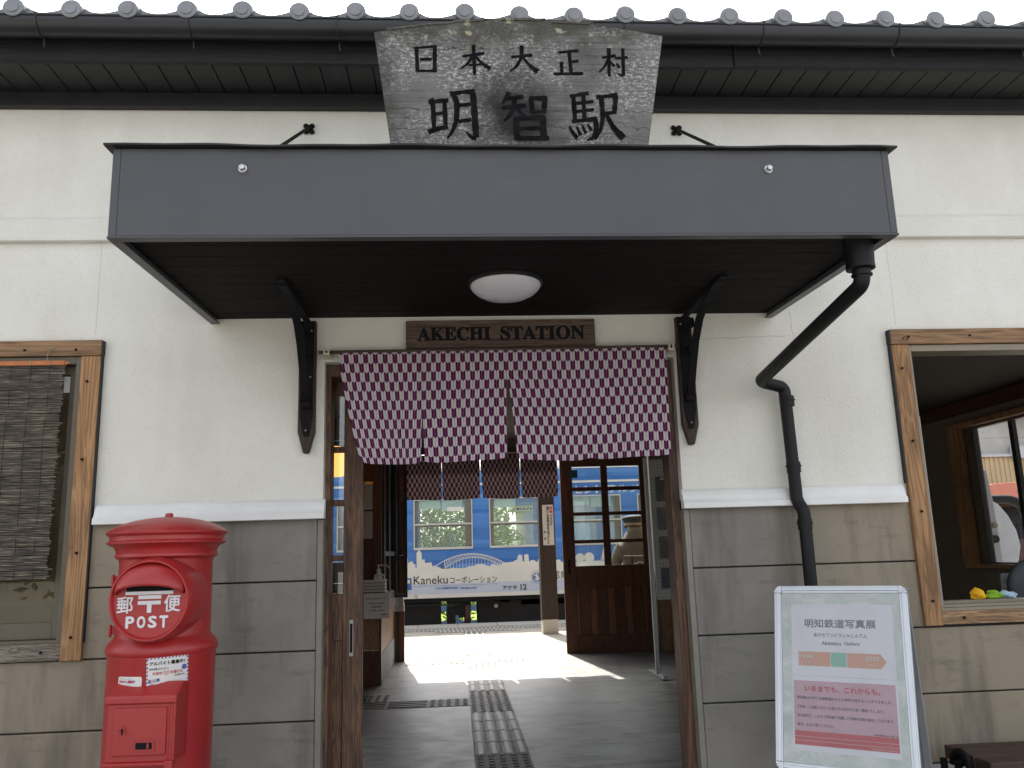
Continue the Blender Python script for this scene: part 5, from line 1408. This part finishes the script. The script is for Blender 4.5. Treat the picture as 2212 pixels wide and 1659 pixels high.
# jacket: pelvis, spine leaning forward, shoulders, arms to the knees
skinned('jacket', [(PX, PY, .82, .17, .14), (PX, PY+.02, .98, .17, .13), (PX-.01, PY+.03, 1.18, .21, .15), (PX-.01, PY+.06, 1.38, .20, .14), (PX-.01, PY+.09, 1.50, .16, .13), (PX-.01, PY+.15, 1.635, .115, .115),
    (PX-.20, PY+.09, 1.42, .095), (PX-.265, PY+.20, 1.17, .065), (PX-.19, PY+.42, 1.02, .048), (PX+.18, PY+.09, 1.42, .095), (PX+.235, PY+.20, 1.15, .062), (PX+.17, PY+.42, 1.02, .048)],
    [(0, 1), (1, 2), (2, 3), (3, 4), (4, 5), (3, 6), (6, 7), (7, 8), (3, 9), (9, 10), (10, 11)], 'khaki', pr)
skinned('trousers', [(PX, PY, .84, .15, .12), (PX-.10, PY+.04, .83, .095), (PX-.13, PY+.44, .84, .068), (PX-.13, PY+.46, .40, .05), (PX+.10, PY+.04, .83, .095), (PX+.13, PY+.44, .84, .068), (PX+.13, PY+.46, .40, .05)],
    [(0, 1), (1, 2), (2, 3), (0, 4), (4, 5), (5, 6)], 'trouser', pr)
hd_ = [(PX-.005, PY+.15, 1.45, .055), (PX, PY+.18, 1.54, .062), (PX, PY+.20, 1.62, .085, .095), (PX, PY+.205, 1.70, .075, .085), (PX, PY+.29, 1.605, .018), (PX-.085, PY+.20, 1.61, .018), (PX+.085, PY+.20, 1.61, .018)]
skinned('head', hd_, [(0, 1), (1, 2), (2, 3), (2, 4), (2, 5), (2, 6)], 'skin', pr)
for sx_ in (-1, 1):
    bx0 = PX+(-.19 if sx_ < 0 else .17)
    nodes = [(bx0, PY+.42, 1.02, .028), (bx0-.03*sx_, PY+.50, .98, .036, .018)]; edges = [(0, 1)]
    for k in range(4):
        b0 = len(nodes); ox = (-.03+.02*k)*1.0; ln = (.030, .036, .033, .026)[k]
        nodes += [(bx0-.03*sx_+ox, PY+.53, .965, .009), (bx0-.03*sx_+ox, PY+.53+ln, .945, .0085), (bx0-.03*sx_+ox, PY+.53+ln*1.4, .915, .0075)]
        edges += [(1, b0), (b0, b0+1), (b0+1, b0+2)]
    b0 = len(nodes); nodes += [(bx0-.065*sx_, PY+.49, .965, .010), (bx0-.085*sx_, PY+.52, .945, .009)]; edges += [(1, b0), (b0, b0+1)]
    skinned('hand', nodes, edges, 'skin', pr)
    MB().sphere((PX+.13*sx_, PY+.50, F+.05), .05, sc=(1, 2.4, 1)).build('shoe', 'ink', pr, smooth=True)
cp = MB()
cp.lathe([(.118, -.01), (.120, .02), (.128, .045), (.142, .065), (.146, .082), (.135, .100), (.10, .112), (.05, .118), (.001, .119)], (PX, PY+.20, 1.665), 32, cap=False)
cp.lathe([(.1215, .0), (.1225, .02), (.1215, .03)], (PX, PY+.20, 1.665), 32, 1, cap=False)
cp.add([(PX+(.12+.05*math.sin(PI*i/12)*0)*math.cos(PI*i/12), PY+.20+.12*math.sin(PI*i/12), 1.66) for i in range(13)]+[(PX+.14*math.cos(PI*i/12), PY+.20+.21*math.sin(PI*i/12), 1.635) for i in range(13)], [(i, i+1, 14+i, 13+i) for i in range(12)])
cp.build('cap', ['capdark', 'rope'], pr, smooth=True)
MB().tube([(PX+.03, PY-.045, 1.42), (PX+.02, PY-.105, 1.25), (PX+.0, PY-.115, 1.05), (PX+.02, PY-.12, .9)], .012, 8).tube([(PX-.10, PY+.02, 1.43), (PX-.11, PY-.08, 1.3), (PX-.11, PY-.11, 1.05), (PX-.10, PY-.10, .9)], .010, 8).build('strap', 'ink', pr, smooth=True)
MB().tube([(PX-.20, PY-.06, 1.32), (PX-.05, PY-.115, 1.315), (PX+.12, PY-.10, 1.32)], .004, 6).tube([(PX-.19, PY-.07, 1.18), (PX-.04, PY-.13, 1.25), (PX+.14, PY-.10, 1.20)], .004, 6).build('reflective_piping', 'white', pr, smooth=True)

# ================================================================== HALL OBJECTS
# perforated display panels on a steel stand
pg = thing('display_panel', 'grey perforated display panel with four dark train photographs on slim steel posts', 'display board', (0, 0, 0))
MB().box(1.735, 2.45, 3.80, 3.815, .955, 2.175).build('panel', 'pegboard', pg, bevel=.002)
for xx in (1.685, 2.46): MB().box(xx, xx+.032, 3.785, 3.820, F+.02, 2.19).build('post', 'cabinet' if xx < 2 else 'cabinet', pg, bevel=.002)
for xx in (1.685, 2.46):
    MB().box(xx-.012, xx+.044, 3.50, 4.08, F+.004, F+.016).box(xx, xx+.03, 3.52, 3.70, F+.016, F+.034).build('foot', 'stainless', pg, bevel=.003)
pcs = [simple('photo_%d' % i, c_, .35, var=.5, vs=5) for i, c_ in enumerate(((.02, .022, .024), (.03, .03, .032), (.035, .022, .02), (.02, .022, .03)))]
for col_ in range(2):
    for i, (z0, z1) in enumerate(((1.800, 2.020), (1.555, 1.745), (1.305, 1.495), (1.050, 1.225))):
        x0_ = 1.785+.335*col_
        ph_ = MB(); ph_.box(x0_, x0_+.27, 3.792, 3.7995, z0, z1, 0)
        # pale sky wedge, dark hill and a small railcar in each picture
        pf = lambda u, v, d: (x0_+u, 3.7915-d, z0+v)
        hh = z1-z0
        if i == 0: ph_.poly(pf, [(.03, hh*.86), (.24, hh*.9), (.2, hh*.98), (.05, hh*.97)], .0004, 1)
        if i == 1: ph_.poly(pf, [(.02, hh*.98), (.26, hh*.98), (.26, hh*.45), (.12, hh*.3), (.08, hh*.45)], .0004, 2); ph_.rect(pf, .06, hh*.72, .24, hh*.80, .001, 0); ph_.rect(pf, .10, hh*.2, .115, hh*.8, .001, 0); ph_.rect(pf, .19, hh*.2, .205, hh*.8, .001, 0)
        if i == 2: ph_.poly(pf, [(.04, hh*.98), (.26, hh*.98), (.25, hh*.55), (.17, hh*.35), (.13, hh*.6)], .0004, 2); ph_.rect(pf, .19, hh*.25, .26, hh*.45, .001, 3)
        if i == 3: ph_.rect(pf, .09, hh*.32, .22, hh*.75, .0006, 3); ph_.rect(pf, .11, hh*.50, .14, hh*.68, .001, 0); ph_.rect(pf, .17, hh*.50, .20, hh*.68, .001, 0)
        ph_.build('photograph', [pcs[i], 'paperdim', simple('photo_sky', (.12, .12, .12), .4, var=.2), simple('photo_red', (.22, .09, .07), .4, var=.1)], pg)
        cpn = MB(); cpn.box(x0_+.10, x0_+.26, 3.795, 3.7995, z0-.045, z0-.018)
        cpo = cpn.build('caption', 'paper', pg)

sh_ = thing('counter_shelf', 'narrow dark wooden shelf on the ticket office front below the basket', 'shelf', (0, 0, 0))
MB().box(-1.3, -.585, 3.56, 3.86, 1.090, 1.106).box(-1.0, -.97, 3.62, 3.86, .98, 1.090).build('board', 'doorwood', sh_, bevel=.003)
bs = thing('basket', 'white perforated plastic basket on the shelf of the ticket office', 'basket', (0, 0, 0))
bm_ = NT('perforated_plastic'); X3, Y3, Z3 = bm_.sep(bm_.pos())
fx = bm_.math('SUBTRACT', bm_.math('FRACT', bm_.math('DIVIDE', X3, .019)), .5); fz = bm_.math('SUBTRACT', bm_.math('FRACT', bm_.math('DIVIDE', Z3, .026)), .5)
dd = bm_.math('SQRT', bm_.math('ADD', bm_.math('MULTIPLY', fx, fx), bm_.math('MULTIPLY', bm_.math('MULTIPLY', fz, fz), 1.6)))
bm_.col(bm_.mix(bm_.math('MULTIPLY', bm_.math('LESS_THAN', dd, .28), bm_.math('LESS_THAN', Z3, 1.185)), (.55, .55, .53), (.05, .05, .05))); bm_.rough(.5)
k_ = MB()
k_.box(-.93, -.595, 3.60, 3.603, 1.107, 1.200); k_.box(-.93, -.595, 3.77, 3.773, 1.107, 1.200); k_.box(-.93, -.927, 3.603, 3.77, 1.107, 1.200); k_.box(-.598, -.595, 3.603, 3.77, 1.107, 1.200); k_.box(-.927, -.598, 3.603, 3.77, 1.107, 1.111)
k_.build('tub', bm_.m, bs, bevel=.002)
MB().tube([(-.935, 3.596, 1.200), (-.590, 3.596, 1.200), (-.590, 3.777, 1.200), (-.935, 3.777, 1.200), (-.935, 3.596, 1.200)], .005, 8).build('rim', 'paper', bs, smooth=True)
MB().tube([(-.68, 3.60, 1.202), (-.68, 3.60, 1.245), (-.60, 3.60, 1.245), (-.60, 3.60, 1.202)], .008, 8).build('handle', 'paper', bs)
pbm = thing('pump_bottle', 'white hand sanitiser pump bottle standing in the basket', 'bottle', (0, 0, 0))
MB().lathe([(.030, 0), (.034, .01), (.034, .10), (.028, .135), (.014, .15), (.014, .16)], (-.655, 3.68, 1.112), 24).build('body', 'paper', pbm, smooth=True)
MB().lathe([(.017, 0), (.017, .022), (.008, .025), (.006, .05)], (-.655, 3.68, 1.272), 20).tube([(-.665, 3.68, 1.322), (-.655, 3.68, 1.326), (-.60, 3.66, 1.326), (-.575, 3.65, 1.318), (-.565, 3.645, 1.300)], .006, 8).build('pump', 'paper', pbm, smooth=True)
nt_ = thing('counter_notice', 'white laminated notice hung under the shelf of the ticket office', 'notice', (0, 0, 0))
MB().box(-.763, -.556, 3.545, 3.548, .900, 1.102).build('sheet', 'paper', nt_)
q_ = MB(); qf = lambda u, v, d: (-.763+u*1.35, 3.5445-d, .900+v*1.3)
for s2_, v_, w__ in (('消毒液をご自由にお使いください', .118, .125), ('Feel free to use sanitizer', .090, .10), ('请随意使用消毒液', .068, .06), ('손 소독제를 사용하세요', .045, .09), ('明智駅', .020, .035)):
    txt(q_, qf, s2_, .076-w__/2 if w__ > .04 else .105, v_, w__, .0085, .0002, .0005)
q_.build('lettering', 'ink', nt_)
for i, (z0, z1, lab) in enumerate(((1.80, 2.02, 'upper timetable sheet pinned on the office front above another sheet'), (1.552, 1.785, 'lower timetable sheet pinned on the office front above the basket'))):
    tt = thing('timetable', lab, 'notice', (0, 0, 0), 'timetable sheets on the office front')
    MB().box(-.91, -.722, 3.842, 3.846, z0, z1).build('sheet', 'paperdim', tt)
    q_ = MB()
    txt(q_, lambda u, v, d: (-.90+u, 3.8415-d, z0+v), '明知鉄道 時刻表', .01, (z1-z0)-.028, .14, .012, .0003, .0004)
    for r_i in range(9):
        for c_i in range(5): txt(q_, lambda u, v, d: (-.90+u, 3.8415-d, z0+v), '%02d %02d' % (6+r_i, (r_i*17+c_i*11) % 60), .008+.034*c_i, (z1-z0)-.046-.018*r_i, .026, .008, 0, .0004)
    q_.build('lettering', 'grayink', tt)
ph2 = thing('leaflet_holder', 'clear acrylic leaflet holder below the ticket window', 'holder', (0, 0, 0))
MB().prism([(5.00, .86), (5.03, .86), (5.03, 1.0), (4.9, 1.0)], 'x', -.648, -.52).build('tray', glass('acrylic', (.9, .92, .92), .05, .08), ph2, bevel=.002)
ol = thing('orange_lampshade', 'glowing orange lampshade seen through the upper pane of the worn sliding door', 'lamp', (0, 0, 0))
MB().lathe([(.10, 0), (.135, .02), (.14, .10), (.135, .19), (.10, .205)], (-.90, 2.5, 1.975), 32).build('shade', 'lamp_orange', ol, smooth=True)
MB().tube([(-.90, 2.5, 2.18), (-.90, 2.5, 2.62)], .004, 6).build('cord', 'ink', ol)

# things in and behind the right-hand window
for (nm_, cx_, cc, lab, sc_) in (('yellow', 2.316, 'cloth_y', 'crumpled yellow cloth at the left of the window sill', (.034, .028, .024)), ('green', 2.388, 'cloth_g', 'crumpled green cloth between the yellow and the pale blue cloth', (.036, .028, .019)), ('blue', 2.462, 'cloth_b', 'crumpled pale blue cloth at the right of the window sill', (.038, .028, .019))):
    rb = random.Random(len(nm_)*3)
    b_ = MB(); b_.sphere((0, 0, 0), 1.0, seg=18, rings=10)
    ph3 = [rb.uniform(0, 6) for _ in range(6)]
    vv_ = []
    for x, y, z in b_.v:
        k = 1+.16*math.sin(3.1*x+ph3[0]+2*z)+.13*math.sin(5.3*y+ph3[1]+3*x)+.10*math.sin(7*z+ph3[2]+4*x)
        vv_.append((cx_+x*k*sc_[0], .105+y*k*sc_[1], 1.132+(max(z, -.65)+.65)*k*sc_[2]))
    b_.v = vv_
    tag(b_.build('folded_cloth', cc, None, autosmooth=25), lab, 'cloth', 'cloths on the window sill')
hc = thing('chair_back', 'dark grey rounded chair back behind the window sill at the right', 'chair', (0, 0, 0))
MB().lathe([(.001, -.03), (.12, -.028), (.145, -.015), (.15, 0), (.145, .015), (.12, .02), (.001, .02)], (3.02, .72, 1.135), 40, axis='y').build('backrest', simple('chair_grey', (.05, .055, .06), .6), hc, smooth=True)
MB().tube([(3.02, .73, F), (3.02, .73, 1.0)], .02, 10).build('stem', 'iron', hc)
wr = thing('leaflet_rack', 'white ribbed leaflet rack stepping up behind the chair back', 'rack', (0, 0, 0))
rr2 = MB()
for k in range(14): rr2.box(3.00+.016*k, 3.012+.016*k, .86, .95, .9, 1.150+.032*min(6, k//2))
rr2.build('leaflets', 'paper', wr, bevel=.001)
MB().box(3.0, 3.3, .95, .97, F, 1.2).build('stand', 'stainless', wr)

# wooden bench at the lower right corner
wb = thing('street_bench', 'weathered brown wooden bench with a scrolled iron end against the right wall', 'bench', (0, 0, 0))
for k in range(3): MB().box(1.95, 3.3, -.42+.105*k, -.325+.105*k, .535, .585).build('seat_plank', 'trunkdark', wb, bevel=.006)
sc2 = MB(); sc2.tube([(1.93, -.27+(.065-.0028*k)*math.cos(k*.5), .535+(.065-.0028*k)*math.sin(k*.5)) for k in range(18)], .014, 8); sc2.tube([(1.93, -.40, 0), (1.93, -.38, .3), (1.93, -.33, .5)], .014, 8); sc2.tube([(1.93, -.14, 0), (1.93, -.14, .54)], .014, 8)
sc2.build('iron_end', 'iron', wb, smooth=True)
sc3 = MB(); sc3.tube([(3.3, -.40, 0), (3.3, -.38, .3), (3.3, -.33, .55)], .014, 8); sc3.tube([(3.3, -.14, 0), (3.3, -.14, .54)], .014, 8); sc3.build('iron_end', 'iron', wb, smooth=True)

# ================================================================== BEYOND THE SIDE WINDOW
wh = thing('warehouse', 'ochre corrugated building with a grey gable and sloping dark roof beyond the side window', 'building', (0, 0, 0))
g = MB()
xw = 8.0
while xw < 18:
    g.box(xw, xw+.05, 12.5, 12.56, -.4, 3.0); g.box(xw+.05, xw+.10, 12.515, 12.56, -.4, 3.0); xw += .10
g.build('wall', 'yellowwall', wh)
MB().box(8, 18, 12.53, 12.60, 3.0, 3.36).box(8, 14.6, 12.53, 12.60, 3.365, 3.80).build('gable', 'greywall', wh)
MB().box(8, 18, 12.44, 12.53, 2.975, 3.03).box(11.15, 11.40, 12.36, 12.5, 2.93, 3.17).build('eaves_pipe', 'cabinet', wh)
MB().prism([(10.7, 4.15), (10.9, 4.22), (13.6, 3.05), (13.5, 2.93)], 'y', 12.0, 12.9).prism([(11.4, 4.4), (11.5, 4.45), (14.4, 3.2), (14.3, 3.1)], 'y', 11.9, 12.2).build('roof', 'under', wh)
MB().box(8, 18, 12.6, 17, -.4, 2.9).build('rear', 'yellowwall', wh)
ra = thing('awning', 'salmon red curved awning in front of the ochre building', 'awning', (0, 0, 0))
MB().prism([(9.6, 2.02), (9.6, 2.30), (9.85, 2.36), (10.2, 2.38), (10.6, 2.34), (11.0, 2.22), (11.3, 2.06), (11.3, 2.00)], 'y', 11.2, 12.4).build('cover', 'redroof', ra, bevel=.01)
for xx in (9.65, 11.2): MB().box(xx, xx+.05, 11.3, 11.35, F, 2.05).build('post', 'under', ra)
MB().box(9.6, 11.3, 12.3, 12.45, F, 1.98).build('back_panel', 'under', ra)
cb_ = thing('grey_cabinet', 'pale grey metal cabinet with a rounded side panel outside the side window', 'cabinet', (0, 0, 0))
MB().prism([(5.45, .33), (5.45, 2.12), (5.63, 2.10), (5.66, 1.75), (5.70, .33)], 'y', 4.95, 5.0).build('column', 'cabinet', cb_, bevel=.01)
MB().prism([(5.62, .33), (5.62, 1.80), (5.72, 1.74), (5.81, 1.62), (5.88, 1.46), (5.90, 1.30), (5.86, 1.16), (5.76, 1.02), (5.74, .33)], 'y', 4.97, 5.02).build('panel', 'alum', cb_, bevel=.006)
MB().lathe([(.028, -.02), (.028, 0)], (5.63, 4.95, 1.52), 20, axis='y').lathe([(.04, -.03), (.04, 0)], (5.61, 4.95, 1.38), 20, 1, axis='y').build('knob', ['rope', 'under'], cb_)
pa = thing('pipe_arch', 'thick black steel pipe bent into an arch behind the mesh fence', 'railing', (0, 0, 0))
MB().tube([(6.4, 7.0, F), (6.4, 7.0, 1.6)]+bend(Vector((6.4, 7, 1.6)), Vector((6.4, 7, 1.88)), Vector((7.0, 7, 1.88)), .22)+bend(Vector((6.6, 7, 1.88)), Vector((7.44, 7, 1.88)), Vector((7.44, 7, 1.4)), .28)+[(7.44, 7.0, 1.3), (7.44, 7.0, F)], .06, 16).build('pipe', 'plast', pa, smooth=True)
mf = thing('mesh_fence', 'dark green wire mesh fence outside the side window', 'fence', (0, 0, 0))
me_ = MB()
for i in range(60): me_.tube([(6.2+.07*i, 7.6, F), (6.2+.07*i, 7.6, 1.62)], .004, 4)
for z_ in [F+.1+.16*k for k in range(8)]+[1.55, 1.60, 1.65]: me_.tube([(6.2, 7.594, z_), (10.4, 7.594, z_)], .005, 4)
me_.build('mesh', 'under', mf)
for xx in (6.2, 8.2, 10.2): MB().tube([(xx, 7.62, F), (xx, 7.62, 1.70)], .025, 8).build('post', 'under', mf)
wg = thing('freight_wagon', 'dark maroon railway wagon standing beyond the mesh fence', 'wagon', (0, 0, 0))
MB().box(8.2, 13, 10.6, 12.2, .55, 1.35).build('body', 'maroon', wg, bevel=.02)
MB().box(8.3, 12.9, 10.8, 12.0, .35, .55).tube([(8.25, 10.5, .5), (8.25, 10.5, 1.75)], .02, 6).tube([(8.5, 10.5, .5), (8.5, 10.5, 1.75)], .02, 6).tube([(8.25, 10.5, 1.2), (8.5, 10.5, 1.2)], .015, 6).tube([(8.25, 10.5, 1.7), (8.5, 10.5, 1.7)], .015, 6).tube([(8.25, 10.5, .85), (8.5, 10.5, .85)], .015, 6).build('ladder', 'silver', wg)
for xx in (8.9, 9.8, 11.6, 12.4): MB().lathe([(.36, 0), (.38, .02), (.38, .10)], (xx, 10.7, -.08), 24, axis='y').build('wheel', 'iron', wg)
MB().box(8.9, 9.15, 10.3, 10.5, 1.35, 1.9).box(9.3, 9.6, 10.55, 10.9, 1.35, 1.62).build('canvas_load', 'paper', wg, bevel=.03)

# ================================================================== TREES
def tree(name, label, cat, x, y, z, h, r, n, mat, seed, group=None, low=.25, leaf=.055, trunk_r=.07):
    q = random.Random(seed)
    root = thing(name, label, cat, (0, 0, 0), group)
    tk = MB()
    tk.tube([(x, y, z), (x+.02*h, y, z+h*.3), (x-.01*h, y+.01, z+h*.6), (x, y, z+h*.85)], trunk_r, 10, rs=[trunk_r, trunk_r*.8, trunk_r*.5, trunk_r*.15])
    cl_ = []
    for k in range(26):
        a_ = q.uniform(0, 2*PI); t_h = q.uniform(low, 1.0); rr = r*math.sqrt(max(.05, 1-((t_h-low-.35*(1-low))/(.72*(1-low)+1e-3))**2))*q.uniform(.35, 1.0)
        c_ = Vector((x+rr*math.cos(a_), y+rr*math.sin(a_), z+h*t_h)); cl_.append((c_, r*q.uniform(.20, .40)))
        if k < 14: tk.tube([(x, y, z+h*max(.15, t_h-.25)), ((x+c_.x)/2, (y+c_.y)/2, c_.z-h*.06), tuple(c_)], trunk_r*.25, 6, rs=[trunk_r*.35, trunk_r*.22, trunk_r*.08])
    tk.build('trunk', 'trunk', root, smooth=True)
    lv_ = MB(); vs = []; fs = []
    for k in range(n):
        c_, rad = q.choice(cl_)
        d_ = Vector((q.gauss(0, 1), q.gauss(0, 1), q.gauss(0, .8))).normalized()*rad*q.uniform(.35, 1.05)
        p_ = c_+d_
        a_ = Vector((q.gauss(0, 1), q.gauss(0, 1), q.gauss(0, .5))).normalized(); b_ = a_.orthogonal().normalized()
        b_ = (Matrix.Rotation(q.uniform(0, 6.28), 3, a_) @ b_)
        L_ = leaf*q.uniform(.7, 1.4); W__ = L_*.42
        o_ = len(vs)
        vs += [p_-a_*L_*.5, p_+b_*W__*.5+a_*0, p_+a_*L_*.5, p_-b_*W__*.5]
        fs.append((o_, o_+1, o_+2, o_+3))
    lv_.add(vs, fs); lv_.build('crown', mat, root)
    return root
tree('garden_tree', 'bright green leafy tree seen through the first train window', 'tree', -.5, 16.5, -.35, 3.9, 1.7, 9000, 'leaf', 11, 'trees beyond the track', .12, .11)
tree('garden_tree', 'bright green bush showing under and behind the middle of the train', 'tree', 2.3, 17.5, -.35, 3.2, 1.5, 7000, 'leaf', 12, 'trees beyond the track', .08, .11)
tree('garden_tree', 'dark green tree behind the train beyond the glazed door', 'tree', 4.6, 19, -.35, 5.0, 2.0, 8000, 'leafdk', 13, 'trees beyond the track', .12, .13)
tree('garden_tree', 'tall tree beyond the left end of the train', 'tree', -4.2, 18, -.35, 5.4, 2.2, 8000, 'leafdk', 14, 'trees beyond the track', .12, .13)
tree('garden_tree', 'small spreading tree in front of the ochre building', 'tree', 9.9, 9.3, F, 2.7, .75, 1400, 'leafdk', 15, None, .45, .09, .03)
tree('street_tree', 'broad leaved tree of the forecourt reflected in the left window glass', 'tree', -4.6, -9.4, 0, 5.6, 1.9, 5200, 'leafdk', 16, None, .25, .17, .10)
# hedge behind the track and grass
hg_ = MB(); q = random.Random(4); vs = []; fs = []
for k in range(60000):
    x_ = q.uniform(-7, 9); top_h = 3.5+.5*math.sin(x_*1.7+1)+.3*math.sin(x_*4.1)
    if x_ > 1.2: top_h = .9+.2*math.sin(x_*3)
    p_ = Vector((x_, 15.2+q.gauss(0, .35), -.35+top_h*q.random()**.75+q.gauss(0, .06)))
    a_ = Vector((q.gauss(0, 1), q.gauss(0, 1), q.gauss(0, 1))).normalized(); b_ = a_.orthogonal().normalized(); L_ = q.uniform(.06, .13); o_ = len(vs)
    vs += [p_-a_*L_*.5, p_+b_*L_*.27, p_+a_*L_*.5, p_-b_*L_*.27]; fs.append((o_, o_+1, o_+2, o_+3))
hg_.add(vs, fs); tag(hg_.build('hedge', 'leaf'), kind='stuff')
fc_ = thing('concrete_fence', 'low pale concrete fence posts and rail beyond the track', 'fence', (0, 0, 0))
cfm = MB()
for k in range(-5, 8): MB().box(k*1.2-.05, k*1.2+.05, 14.1, 14.2, -.5, .42).build('post', 'found', fc_)
for z_ in (.25, -.05): MB().box(-6, 9, 14.12, 14.18, z_, z_+.11).build('rail', 'found', fc_)

shd = thing('trackside_shed', 'pale grey shed with a plain wall seen through the second train window', 'shed', (0, 0, 0))
MB().box(1.6, 7.5, 16.0, 19, -.4, 2.55).build('wall', 'greywall', shd)
MB().prism([(15.8, 2.5), (17.5, 3.3), (19.2, 2.5), (19.2, 2.45), (15.8, 2.45)], 'x', 1.4, 7.7).build('roof', 'tile', shd)
MB().box(2.3, 3.1, 15.97, 16.0, 1.2, 2.1).build('window', 'curtain', shd)
